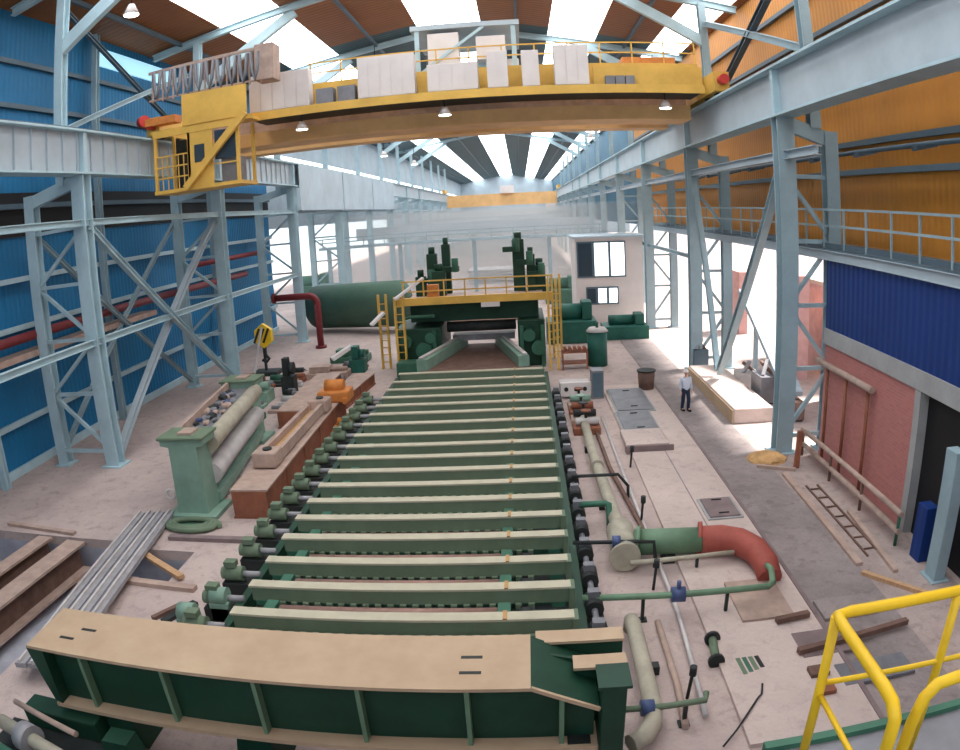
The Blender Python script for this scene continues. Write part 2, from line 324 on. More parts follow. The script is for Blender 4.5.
# roof rafters
for k, (ya, yb) in enumerate(zip(LYS[1:9], RYS[1:9])):
    t = T('roof_rafter', f'pale blue steel roof rafter across the hall, {ORD[k]} from the camera', 'rafter', (RX, ya, RZ), 'roof rafters')
    a, b, c = V(-17.45, ya, 17.0), V(RX, (ya+yb)/2, RZ-.9), V(10.2, yb, 17.4)
    a2, c2 = V(-20.4, ya, roofz(-20.4)-.3), V(12.2, yb, roofz(12.2)-.3)
    B().ibar(a2, V(RX, (ya+yb)/2, RZ-.3), .3, .4, .05).out('top_chord', 'steel', t)
    B().ibar(V(RX, (ya+yb)/2, RZ-.3), c2, .3, .4, .05).out('top_chord', 'steel', t)
    B().bar(a, V(-11.5, ya, roofz(-11.5)-.6), .3, .55).out('knee_brace', 'steel', t)
    B().bar(c, V(5.2, yb, roofz(5.2)-.6), .3, .55).out('knee_brace', 'steel', t)
# walkway with railing on the orange wall
t = T('wall_walkway', 'grey-blue walkway with handrail running along the orange wall', 'walkway', (10.4, 24, 6.9))
B().bx(10.2, XR, 4, 58, 7.1, 7.2).out('deck', 'dsteel', t)
B().ibar((10.25, 4, 6.98), (10.25, 58, 6.98), .2, .32, .03).out('edge_beam', 'girder', t)
for z, nm in ((8.5, 'top_rail'), (7.95, 'middle_rail')): B().bar((10.3, 4, z), (10.3, 58, z), .07).out(nm, 'steelr', t)
B().bar((10.32, 4, 7.3), (10.32, 58, 7.3), .02, .16).out('toe_board', 'dsteel', t)
for k in range(28):
    y = 13+k*1.6; B().bar((10.3, y, 7.2), (10.3, y, 8.5), .06).out('railing_post', 'steelr', t)
for k in range(9):
    y = 14.2+k*4; tag(B().bar((XR-.2, y, 10.6), (XR-1.1, y, 10.4), .14, .2).out('cable_bracket', 'dsteel'), f'small dark cable bracket on the orange wall, {ORD[k]} from the camera', 'bracket', 'cable brackets on the orange wall')
tag(B().tube([(XR-.9, 5, 10.5), (XR-.9, 60, 10.5)], .08).out('cable_conduit', 'dsteel'), 'dark cable conduit running along the orange wall', 'conduit')
# pipes along the blue wall
tag(B().tube([(-19.6, 8, 5.6), (-19.6, 48, 5.6)], .2).out('wall_pipe', 'dred'), 'long dark red pipe along the blue wall', 'pipe')
tag(B().tube([(-19.9, 40, 6.9), (-19.9, 52, 6.9), (-19.9, 52.6, 7.3), (-19.9, 52.8, 8), (-19.9, 52.8, 10)], .18).out('wall_pipe', 'dred'), 'dark pipe turning up the far end of the blue wall', 'pipe')
tag(B().bx(-20.4, -19.4, 10, 34, 4.75, 5.0).out('cable_tray', 'lrust'), 'pinkish cable tray below the red pipe on the blue wall', 'tray')
t = T('pipe_bend', 'dark red pipe rising from the floor and bending towards the blue wall', 'pipe', (-14.2, 47.5, 0))
B().tube([(-14.2, 47.5, 0), (-14.2, 47.5, 3.1)]+arc((-14.8, 47.5, 3.1), .6, 0, math.pi/2, 6, 'xz')+[(-17.3, 47.5, 3.7)], .24, 12).out('pipe', 'dred', t)
B().cyl((-14.2, 47.5, .02), (-14.2, 47.5, .18), .4).out('flange', 'dred', t)
B().cyl((-17.3, 47.5, 3.7), (-17.5, 47.5, 3.7), .36).out('flange', 'dred', t)

# ================================================================ OVERHEAD CRANE
t = T('overhead_crane', 'big yellow overhead travelling crane spanning the hall with cab and white cabinets', 'crane', (-4, 32, 13.5))
B().bx(-15.8, 8.3, 33.0, 35.0, 12.78, 13.4).out('main_girder', 'tan', t)
B().bx(-15.8, 8.3, 33.8, 34.8, 13.4, 14.6).out('girder_web', 'lrust', t)  # web in a darker brown, its colour carries the walkway's shadow
B().bx(-15.8, 8.3, 32.9, 35.1, 12.72, 12.78).out('girder_flange', 'tan', t)
B().bx(-15.8, 8.3, 38.2, 39.6, 12.9, 14.4).out('rear_girder', 'tan', t)
B().bx(-11.9, 8.4, 30.6, 33.2, 13.72, 13.86).out('walkway_deck', 'dark', t)
B().bx(-11.9, 8.4, 30.5, 30.62, 13.6, 13.98).out('walkway_edge', 'yellow', t)
B().bx(-11.9, 8.6, 32.2, 33.1, 13.98, 15.3).out('yellow_panel', 'yellow', t)
B().bx(3.6, 8.6, 31.5, 31.62, 14.0, 15.0).out('yellow_panel', 'yellow', t)
for side, x in ((-1, LX), (1, GX)):
    e = B().bx(x-.35, x+.35, 29.8, 40.5, 13.62, 14.5).out('end_carriage', 'yellow', t)
    for y in (30.6, 32.2, 38.2, 39.8): B().cyl((x-.12, y, 13.84), (x+.12, y, 13.84), .34, 20).out('wheel', 'dark', e)
    B().cyl((x, 29.8, 14.1), (x, 29.3, 14.1), .22).out('buffer', 'redl', e)
for x0, x1, z1, lab in ((-11.9, -9.0, 15.8, 0), (-6.75, -4.2, 15.95, 0), (-3.65, -1.45, 15.3, 0), (-1.05, -.15, 15.75, 0), (.45, 1.2, 15.7, 0), (1.86, 3.35, 15.9, 0)):
    c = B().bx(x0, x1, 30.85, 31.55, 14.0, z1).out('control_cabinet', 'white', t, .02)
    n = max(1, round((x1-x0)/.55))
    for k in range(n):
        a = x0+(x1-x0)*k/n; B().bx(a+.03, a+(x1-x0)/n-.03, 30.82, 30.85, 14.06, z1-.06).out('cabinet_door', 'white', c)
for x in (-8.7, -7.7): B().bx(x, x+.8, 30.9, 31.5, 14.0, 14.75).out('resistor_box', 'plate', t)
for x in (4.1, 4.55, 5.0): B().bx(x, x+.4, 31.2, 31.5, 14.1, 14.5).out('resistor_box', 'plate', t)
for z, nm in ((16.4, 'top_rail'), (15.9, 'middle_rail')):
    B().bar((-9.5, 32.6, z), (8.6, 32.6, z), .06).out(nm, 'yellow', t)
for k in range(13):
    x = -9.4+k*1.5; B().bar((x, 32.6, 15.3), (x, 32.6, 16.4), .06).out('railing_post', 'yellow', t)
# trolley
tr = B().bx(-4.6, .4, 33.6, 39.2, 14.9, 15.3).out('trolley_frame', 'steel', t)
B().cyl((-4, 36.4, 15.9), (-.5, 36.4, 15.9), .55, 20).out('rope_drum', 'steel', tr)
B().bx(-.3, .4, 35.2, 37.4, 15.3, 16.3).out('gearbox', 'white', tr, .05)
B().cyl((-3.4, 34.8, 15.75), (-1.6, 34.8, 15.75), .42).out('hoist_motor', 'steel', tr)
for x in (-4.4, .2):
    for y in (33.8, 39): B().bar((x, y, 15.3), (x, y, 17.9), .22).out('trolley_post', 'steel', tr)
B().bx(-4.7, .5, 33.6, 39.2, 17.7, 17.95).out('upper_deck', 'girder', tr)
B().bx(-3.9, -2.4, 33.7, 34.6, 15.9, 17.5).out('electric_cabinet', 'white', tr, .03)
B().bx(-1.6, -.2, 33.7, 34.6, 16.0, 17.2).out('electric_cabinet', 'white', tr, .03)
B().bar((-4.4, 33.7, 15.4), (-1.2, 33.7, 17.7), .14).out('trolley_brace', 'steel', tr)
B().bx(5.5, 8.2, 35, 37.5, 14.6, 16.2).out('machinery_house', 'orange2', t)
# left service platform, festoon and cab
B().bx(-16.3, -11.2, 29.2, 30.4, 13.55, 13.7).out('service_platform', 'yellow', t)
B().bx(-14.6, -11.4, 29.15, 29.25, 13.7, 15.15).out('yellow_panel', 'yellow', t)
B().bar((-16.4, 29.3, 16.55), (-10.1, 29.3, 16.75), .1, .14).out('festoon_rail', 'lrust', t)
for k in range(11):
    x = -16.2+k*.55
    B().bar((x, 29.3, 15.1), (x, 29.3, 16.6), .07).out('railing_post', 'lrust', t)
    if k < 10: B().tube([(x+.1, 29.25, 16.55), (x+.16, 29.2, 15.7), (x+.28, 29.2, 15.25), (x+.4, 29.2, 15.7), (x+.46, 29.25, 16.55)], .085, 8).out('cable_loop', 'plate', t)
B().bar((-16.4, 29.3, 15.2), (-10.2, 29.3, 15.25), .08).out('middle_rail', 'lrust', t)
B().bx(-11.0, -10.1, 29.2, 30.2, 15.2, 16.9).out('festoon_motor', 'lrust', t, .05)
B().bx(-16.8, -15.0, 29.2, 29.9, 14.0, 14.35).out('collector_arm', 'orange2', t)
B().cyl((-16.9, 29.4, 14.3), (-16.6, 29.2, 14.3), .28).out('warning_lamp', 'redl', t)
cab = B().bx(-16.05, -11.7, 28.9, 31.0, 10.7, 10.86).out('cab_floor', 'yellow', t)
for x in (-15.95, -14.2, -11.8):
    for y in (29.0, 30.9): B().bar((x, y, 10.8), (x, y, 13.55), .14).out('cab_post', 'yellow', cab)
B().bx(-16.05, -11.7, 28.9, 29.02, 13.3, 13.58).out('cab_header', 'yellow', cab)
B().bx(-14.25, -13.0, 28.93, 29.0, 10.86, 13.3).out('cab_panel', 'yellow', cab)
B().bx(-13.9, -13.4, 28.9, 28.93, 11.9, 12.7).out('cab_window', 'glassd', cab)
B().bx(-12.9, -11.85, 28.95, 29.0, 11.9, 13.2).out('cab_window', 'glassd', cab)
B().bx(-15.8, -14.4, 30.8, 30.9, 10.86, 13.3).out('cab_back', 'dark', cab)
B().bx(-12.8, -12.0, 29.4, 30.4, 10.86, 12.0).out('control_desk', 'plate', cab)
for z in (11.4, 11.9, 12.4): B().bar((-15.95, 28.95, z), (-14.25, 28.95, z), .06).out('cab_rail', 'yellow', cab)
for k in range(5): B().bar((-15.6+k*.28, 28.95, 10.86), (-15.6+k*.28, 28.95, 12.4), .04).out('baluster', 'yellow', cab)
B().bar((-14.3, 28.7, 10.8), (-11.3, 28.7, 13.75), .22, .3).out('stair_stringer', 'yellow', t)
B().bar((-11.8, 28.9, 11.7), (-12.9, 28.9, 11.7), .06).out('cab_rail', 'yellow', cab)
for x in (-9.5, -3.0, 6.7):
    l = B().cyl((x, 31.2, 13.0), (x, 31.2, 13.35), .3, 14, .12).out('work_lamp', 'white', t)
    B().cyl((x, 31.2, 12.98), (x, 31.2, 13.0), .26, 14).out('lamp_glass', 'lamp', l)
    B().cyl((x, 31.2, 13.35), (x, 31.2, 13.72), .03, 6).out('lamp_stem', 'dark', l)
# far crane
t = T('overhead_crane', 'distant ochre overhead crane far down the hall', 'crane', (-4, 160, 13.5))
B().bx(-16, 8.5, 160, 161.5, 10.2, 12.9).out('main_girder', 'tan', t)
for x in (LX, GX): B().bx(x-.35, x+.35, 158.5, 163.5, 13.5, 14.3).out('end_carriage', 'yellow', t)
B().bx(-4, -1, 159, 162, 12.9, 14.6).out('trolley', 'white', t)
B().bx(6, 8, 158.6, 160, 8.4, 10.2).out('cab', 'white', t)
# hanging lamps
def hang_lamp(x, y, z, label):
    t = T('hanging_lamp', label, 'lamp', (x, y, z), 'bell lamps hanging from the roof')
    B().cyl((x, y, z), (x, y, z+.45), .34, 16, .12).out('lamp_shade', 'white', t)
    B().cyl((x, y, z-.02), (x, y, z), .3, 16).out('lamp_glass', 'lamp', t)
    B().cyl((x, y, z+.45), (x, y, roofz(x)-.02), .03, 6).out('lamp_stem', 'dark', t)
for k, (x, y, z) in enumerate(((-14.0, 23.5, 17.6), (-9.6, 50, 14.6), (-6.2, 52, 15.2), (-11.5, 62, 14.2), (-10.3, 72, 14), (5.5, 50, 15.3), (6.5, 62, 14.8))):
    hang_lamp(x, y, z, ('lit bell lamp under the roof beside the blue wall', 'lit bell lamp just under the crane girder near the cab end', 'lit bell lamp under the middle of the crane girder', 'small lit lamp past the crane on the blue wall side', 'smaller lit lamp farther past the crane on the blue wall side', 'lit bell lamp under the crane on the orange wall side', 'small lit lamp past the crane on the orange wall side')[k])

# ================================================================ ROLLER TABLE
BY = [11.82, 13.02, 14.22, 15.5, 16.69, 17.86, 19.05, 20.22, 21.45, 22.66, 23.9, 25.24, 26.6, 27.86, 29.16, 30.5, 32.0, 33.7]
t = T('roller_table', 'long green roller table frame running from the front girder to the mill stand', 'roller table', (-2.7, 11.2, 0))
for x in (-6.55, -.55, .95): B().bx(x-.1, x+.1, 11.2, 35, .12, .5).out('side_beam', 'dgreen', t)
B().bx(-6.4, .9, 11.2, 35, 0, .12).out('bed_plate', 'dark', t)
for y in [11.3+2.4*k for k in range(10)]: B().bx(-6.6, 1.05, y-.08, y+.08, .12, .4).out('cross_member', 'mgreen', t)
for k, y in enumerate(BY):
    n = f'{ORD[k]} from the front girder'
    t = T('table_crossbeam', f'dusty green flat-topped crossbeam of the roller table, {n}', 'crossbeam', (-2.75, y, .5), 'crossbeams of the roller table')
    B().bx(-6.2, .72, y-.13, y+.13, .62, .95).out('beam_body', 'beam', t)
    B().bx(-6.25, .76, y-.15, y+.15, .95, 1.0).out('top_plate', 'beamtop', t)
    for x in (-6.0, .5): B().bx(x-.14, x+.14, y-.14, y+.14, .5, .62).out('foot', 'mgreen', t)
    B().bx(.72, .84, y-.2, y+.2, .5, .98).out('end_plate', 'beam', t)
    B().bx(-.62, -.54, y-.155, y+.155, 1.0, 1.03).out('strap', 'sand', t)
    if k < 9:
        for j in range(22):
            x = -5.8+j*.27; B().bx(x, x+.13, y-.24, y-.16, .5, .66).out('tooth', 'beam', t)
for k in range(17):
    y = (BY[k]+BY[k+1])/2+.05
    t = T('table_roller', f'rusty brown roller lying low behind the {ORD[k]} crossbeam of the roller table', 'roller', (-3.2, y, .6), 'rusty rollers of the roller table')
    B().cyl((-5.4, y, .62), (-.75, y, .62), .15, 14).out('barrel', 'rollb', t)
    for x in (-5.6, -.62): B().bx(x-.13, x+.13, y-.18, y+.18, .4, .8).out('bearing_block', 'mgreen', t)
    B().cyl((-.5, y, .62), (.55, y, .62), .09, 10).out('shaft', 'dark', t)
    B().cyl((-.3, y, .62), (-.05, y, .62), .15, 10).out('coupling', 'dark', t)
for k, y in enumerate(BY[:16]):
    t = T('drive_motor', f'dark green drive motor at the blue wall end of the {ORD[k]} crossbeam', 'motor', (-7.3, y, 0), 'drive motors of the roller table')
    B().bx(-7.5, -6.75, y-.22, y+.22, 0, .36).out('pedestal', 'dark', t)
    B().cyl((-7.4, y, .55), (-6.95, y, .55), .19, 14).out('housing', 'beam', t)
    B().cyl((-6.95, y, .55), (-6.5, y, .55), .08, 8).out('shaft', 'grail', t)
    B().cyl((-7.52, y, .55), (-7.4, y, .55), .16, 14).out('end_cover', 'beam', t)
    B().bx(-7.4, -7.1, y-.12, y+.12, .76, .9).out('terminal_box', 'beam', t)
    t = T('drive_gear', f'dark greasy gear coupling at the person side end of the {ORD[k]} crossbeam', 'coupling', (1.25, y, 0), 'gear couplings of the roller table')
    B().bx(1.05, 1.45, y-.32, y+.32, 0, .28).out('pedestal', 'dark', t)
    B().cyl((1.25, y-.28, .46), (1.25, y+.28, .46), .2, 12).out('gear_case', 'dark', t)
    B().cyl((1.25, y+.28, .46), (1.25, y+.9, .46), .07, 8).out('shaft', 'plate', t)
    B().bx(1.12, 1.36, y-.1, y+.1, .62, .8).out('cover', 'plate', t)

# ================================================================ MILL STAND
t = T('mill_stand', 'green rolling stand with a yellow portal frame at the end of the roller table', 'mill', (-2.8, 39, 0))
B().bx(-7.2, -4.6, 38.6, 43.5, 0, 2.4).out('side_housing', 'dgreen', t, .08)
B().bx(-.4, 1.1, 38.8, 43.5, 0, 2.6).out('side_housing', 'dgreen', t, .08)
B().bx(-6.4, .8, 39.5, 43.4, 2.6, 3.7).out('top_housing', 'dgreen', t, .05)
B().bx(-6.6, 1.1, 38.4, 42.5, 3.7, 3.85).out('platform', 'lrust', t)
B().bar((-6.9, 38.2, 3.95), (1.5, 38.2, 3.95), .25, .4).out('portal_beam', 'yellow', t)
for x, y in ((-6.75, 37.9), (-8.0, 39.6), (1.5, 37.6), (1.85, 40.5)):
    z = 4.3 if x < 0 else 4.9
    B().bar((x-.22, y, 0), (x-.22, y, z), .12, .2).out('ladder_stile', 'yellow', t)
    B().bar((x+.22, y, 0), (x+.22, y, z), .12, .2).out('ladder_stile', 'yellow', t)
    for k in range(9): B().bar((x-.2, y, .4+k*.42), (x+.2, y, .4+k*.42), .05).out('rung', 'yellow', t)
for z in (4.5, 5.05): B().bar((-6.6, 38.15, z), (1.5, 38.15, z), .07).out('guard_rail', 'yellow', t)
for k in range(8): B().bar((-6.5+k*1.12, 38.15, 3.85), (-6.5+k*1.12, 38.15, 5.05), .07).out('railing_post', 'yellow', t)
B().bx(-5.2, -4.6, 38.3, 38.8, 3.9, 4.8).out('control_box', 'orange2', t)
B().bx(-2.3, -1.3, 38.02, 38.08, 3.5, 3.75).out('sign_plate', 'white', t)
for k, (x, z, q) in enumerate(((-6.6, 1.7, .35), (-5.6, 1.2, .45), (-5.2, 1.9, .3), (.2, 1.8, .35), (.7, 1.1, .4))):
    B().cyl((x, 38.2, z), (x, 38.7, z), q, 14).out('hydraulic_cylinder', 'mgreen', t)
for x in (-6.9, -5.0, -.2, .95): B().bx(x-.1, x+.1, 38.4, 38.62, 0, 2.3).out('housing_rib', 'mgreen', t)
B().tube([(-7.0, 38.3, .4), (-7.0, 38.3, 2.9), (-6.2, 38.3, 3.1), (-4.9, 38.3, 3.1)], .09, 8).out('oil_pipe', 'mgreen', t)
B().bx(-6.9, -5.6, 36.6, 37.6, 0, .9).out('guide_drive', 'mgreen', t, .05)
B().bx(-4.2, -.6, 40.6, 41.6, 1.25, 1.6).out('pinch_roll', 'grail', t)
B().cyl((-4.4, 39.9, 2.2), (-.5, 39.9, 2.2), .3, 16).out('upper_roll', 'dark', t)
for x0, x1, s in ((-5.35, -3.75, -1), (-.05, -1.45, 1)):
    g = B().prism([(x0-.2, 35.0), (x0+.35*(-s), 35.0), (x1+.35*(-s), 41.5), (x1-.2, 41.5)] if s < 0 else [(x0-.35, 35.0), (x0+.2, 35.0), (x1+.2, 41.5), (x1-.35, 41.5)], 2, .62, 1.35).out('side_guide', 'green', t)
    B().bar((x0, 35.1, 1.42), (x1, 41.4, 1.42), .22, .08).out('guide_cap', 'pale', g)
B().prism([(-5.4, 34.6), (.2, 34.6), (-1.5, 42), (-3.8, 42)], 2, .55, .8).out('entry_table', 'rust2', t)
for (x, y, w, h) in ((-5.3, 42, .6, 6.6), (-4.5, 42.5, .5, 7.1), (-4.9, 41.6, .8, 5.6), (-.2, 42.3, .7, 7.2), (.5, 42, .5, 6.3), (1.0, 42.4, .7, 5.6), (-6.0, 41.8, .6, 5.3)):
    B().bx(x-w/2, x+w/2, y-w/2, y+w/2, 3.7, h-.3).out('screw_tower', 'dgreen', t, .04)
    B().cyl((x, y, h-.3), (x, y, h+.1), w*.32, 12).out('tower_cap', 'dgreen', t)
for x, z in ((-5.6, 4.6), (-4.2, 5.2), (.15, 5.4), (.8, 4.7), (-.6, 6.2)):
    B().bx(x-.5, x+.5, 41.5, 42, z, z+.3).out('tower_bracket', 'dgreen', t); B().cyl((x+.3, 41.4, z), (x+.3, 41.4, z+.8), .2, 10).out('tower_motor', 'mgreen', t)
for a, b in (((-8.2, 37.2, 2.95), (-7.6, 37.8, 3.5)), ((-6.9, 37.6, 4.2), (-5.4, 38.4, 5.2))):
    tag(B().bar(a, b, .3, .12).out('fluorescent_lamp', 'helmet'), 'white tube lamp on the yellow ladder frame, ' + ('upper one' if a[2] > 4 else 'lower one'), 'lamp')
# parts beyond and around the stand
tag(B().tube([(-17.0, 56, 1.4), (-16.6, 55.8, 1.9), (-9.2, 52.5, 2.2), (-8.9, 52.4, 1.8)], [.6, 1.75, 1.75, .9], 24).out('storage_tank', 'tankg'), 'big dull green horizontal tank lying behind the red pipe bend', 'tank')
t = T('control_house', 'white two-storey control house with wide windows beyond the mill', 'building', (6, 52, 0))
B().bx(3.9, 8.9, 52, 57, 0, 6.4).out('wall_block', 'white', t)
for (x0, x1, z0, z1) in ((4.0, 7.6, 3.5, 6.15), (4.6, 7.0, 1.5, 2.8)):
    w = B().bx(x0, x1, 51.93, 52.02, z0, z1).out('window_frame', 'dsteel', t)
    n = 3
    for k in range(n):
        a = x0+(x1-x0)*k/n; B().bx(a+.1, a+(x1-x0)/n-.1, 51.9, 51.94, z0+.12, z1-.12).out('window_pane', 'glassd' if k == 0 else 'pane', w)
B().bx(3.7, 9.1, 51.8, 57.1, 6.4, 6.55).out('roof', 'paleblue', t)
t = T('pipe_bridge', 'long grey-blue pipe bridge crossing the hall beyond the mill', 'bridge', (-3, 76, 0))
B().bx(-22, 9, 75.8, 77, 5.7, 6.0).out('deck', 'steelr', t)
for z in (6.5, 6.9): B().bar((-22, 75.8, z), (9, 75.8, z), .12).out('rail', 'steelr', t)
for k in range(14): B().bar((-21.5+k*2.3, 75.8, 6), (-21.5+k*2.3, 75.8, 6.9), .1).out('railing_post', 'steelr', t)
for x in (-21, -13, -5, 3): B().bar((x, 76.4, 0), (x, 76.4, 5.8), .4).out('bridge_leg', 'steelr', t)
for k, y in enumerate((89.9, 130.2)):
    tag(B().bx(-20.9, 9.1, y, y+.6, 6.2+k*.6, 7.6+k*.4).out('cross_truss', 'girder'), ('pale cross girder far behind the pipe bridge', 'pale cross girder at the far end of the hall')[k], 'girder')
for k, (x, y, w, d, h, m, lab) in enumerate((
    (3.0, 46, 3.2, 2.5, 2.6, 'teal', 'teal green pump unit in front of the white control house'), (6.6, 46.5, 3.0, 2.2, 1.6, 'teal', 'teal machine low beside the bright open bay'),
    (-3, 58, 6, 4, 1.2, 'lrust', 'pinkish stack of plates directly beyond the mill'), (-9.5, 66, 5, 4, 1.2, 'lrust', 'pinkish stack of plates beyond the green tank'),
    (-18, 68, 7, 4, 1.6, 'pale', 'pale stacked plates beyond the tank towards the open side'), (-2, 88, 9, 5, 1.8, 'pale', 'pale machine bed far beyond the mill'),
    (-27, 62, 5, 3, 2.6, 'mgreen', 'green machine outside the open side bay'), (-24, 80, 4, 3, 3, 'mgreen', 'distant green machine near the open side'), (3.5, 66, 3, 3, 2.4, 'mgreen', 'green machine behind the control house'))):
    t = T('machine_unit' if m in ('teal', 'mgreen') else 'plate_stack', lab, 'machine' if m in ('teal', 'mgreen') else 'plates', (x, y, 0))
    if m in ('teal', 'mgreen'):
        B().bx(x-w/2, x+w/2, y-d/2, y+d/2, 0, h*.55).out('base_frame', m, t, .05)
        B().cyl((x-w*.35, y, h*.72), (x+w*.2, y, h*.72), h*.22, 16).out('motor', m, t)
        B().bx(x+w*.22, x+w*.42, y-d*.3, y+d*.3, h*.55, h).out('gearbox', m, t, .05)
    else:
        n = 5
        for k in range(n): B().bx(x-w/2+random.uniform(-.2,.2), x+w/2+random.uniform(-.2,.2), y-d/2, y+d/2, h*k/n, h*(k+.8)/n).out('plate', m, t)

# ================================================================ LEFT FLOOR
# green roll housing pair
t = T('roll_stand', 'pale green roll stand with two end housings and long rolls between', 'roll stand', (-10.6, 19, 0))
for x, y in ((-10.5, 19.2), (-11.6, 26.8)):
    h = B().prism([(x-.55, 0), (x+.55, 0), (x+.5, 2.3), (x+.75, 2.35), (x+.75, 2.55), (x-.8, 2.55), (x-.8, 2.35), (x-.5, 2.3)], 1, y-.5, y+.5).out('end_housing', 'green', t, .03)
    B().bx(x-.85, x+.8, y-.6, y+.6, 2.55, 2.65).out('housing_cap', 'beam', h, .03)
    B().bx(x-.2, x+.3, y-.3, y+.3, 2.65, 2.72).out('access_plate', 'lrust', h)
    B().bx(x-.9, x+.9, y-.75, y+.7, 0, .14).out('base_plate', 'green', h)
d = V(-1.1, 7.6, 0)
for (ox, z, r) in ((.55, 2.15, .3), (.45, 1.15, .36)):
    B().cyl(V(-10.5+ox, 19.6, z), V(-10.5+ox, 19.6, z)+d*.9, r, 18).out('roll', 'bpipe' if z > 2 else 'pale', t)
B().bar(V(-11.1, 19.6, 2.45), V(-11.1, 19.6, 2.45)+d*.9, .12, .3).out('tray_side', 'lrust', t)
B().bar(V(-10.55, 19.6, 2.28), V(-10.55, 19.6, 2.28)+d*.9, 1.0, .06).out('tray_bottom', 'plate', t)
B().bar(V(-10.3, 19.6, .35), V(-10.3, 19.6, .35)+d*.9, .9, .3).out('base_beam', 'green', t)
B().tube(arc((-11.25, 18.75, .75), .16, 0, 2*math.pi, 12, 'xz'), .04, 6).out('lifting_ring', 'pale', t)
for k in range(30):
    f = random.uniform(.04, .85); x = random.uniform(-.35, .35)
    p = V(-10.62+x, 19.7, 2.38)+d*f
    tag(B().blob(p, random.uniform(.11, .2), 1, (1, 1.3, .7), .2).out('scrap_piece', random.choice(['plate', 'bluev', 'lrust', 'plate', 'dark'])), 'small loose metal part lying in the tray on the roll stand', 'scrap', 'loose parts in the roll stand tray')
t = T('hose_coil', 'flat coil of grey-green hose lying at the foot of the roll stand', 'hose', (-10.2, 17.9, 0))
pts = []
for k in range(49):
    a = k/16*2*math.pi; r = .95-.13*k/16; pts.append((-10.2+r*math.cos(a), 17.9+.5*r*math.sin(a), .1+.03*(k//16)))
B().tube(pts, .085, 8).out('hose', 'beam', t)
B().bx(-10.7, -9.6, 17.6, 18.15, 0, .06).out('drip_plate', 'mgreen', t)
# rusty box beams
def box_beam(name, p, q, w, h, m, label, z0=0.):
    p, q = Vector(p), Vector(q); t = T(name, label, 'beam', (p.x, p.y, z0))
    u = V(0,0,1); s = (q-p).normalized().cross(u)
    B().bar(p+u*(z0+h/2), q+u*(z0+h/2), w-.08, h-.1).out('box_body', m, t)
    for z in (z0+.03, z0+h-.03): B().bar(p+u*z, q+u*z, w+.1, .06).out('flange_plate', m if z < z0+.1 else 'lrust', t)
    for f in (.0, 1.): B().bar(p.lerp(q, f)-(q-p).normalized()*.02+u*(z0+h/2), p.lerp(q, f)+(q-p).normalized()*.02+u*(z0+h/2), w, h-.12).out('end_plate', m, t)
    n = int((q-p).length/2.2)
    for k in range(1, n):
        c = p.lerp(q, k/n); B().bar(c+s*(w/2-.02)+u*(z0+.06), c+s*(w/2-.02)+u*(z0+h-.06), .05, .08).out('stiffener', m, t)
    return t
box_beam('box_beam', (-8.45, 18.7, 0), (-8.75, 30.2, 0), 1.15, .95, 'rust', 'rust red box beam lying beside the roller table under the machine arm')
box_beam('box_beam', (-10.15, 28.2, 0), (-10.3, 35.5, 0), 1.2, .8, 'rust', 'pinkish rusty box beam behind the roll stand')
box_beam('box_beam', (-8.9, 31.2, 0), (-8.5, 36, 0), 1.0, .6, 'rust', 'short rusty box beam near the yellow ladder')
# machine arm on the near beam
t = T('clevis_link', 'pale brown steel arm with clevis ends lying on the rust red box beam', 'machine part', (-8.5, 22, .95))
B().bar((-8.83, 20.8, 1.2), (-8.9, 27.6, 1.2), .16, .36).out('side_bar', 'lrust', t)
B().bar((-8.23, 20.8, 1.2), (-8.35, 27.6, 1.2), .16, .36).out('side_bar', 'lrust', t)
B().bar((-8.5, 20.8, 1.08), (-8.6, 27.6, 1.08), .5, .1).out('web', 'sand', t)
for y in (20.9, 27.4):
    e = B().bx(-8.95, -8.1, y-.4, y+.4, .98, 1.5).out('clevis_end', 'lrust', t, .06)
    B().cyl((-8.5, y, 1.5), (-8.5, y, 1.56), .16, 14).out('pin_hole', 'dark', e)
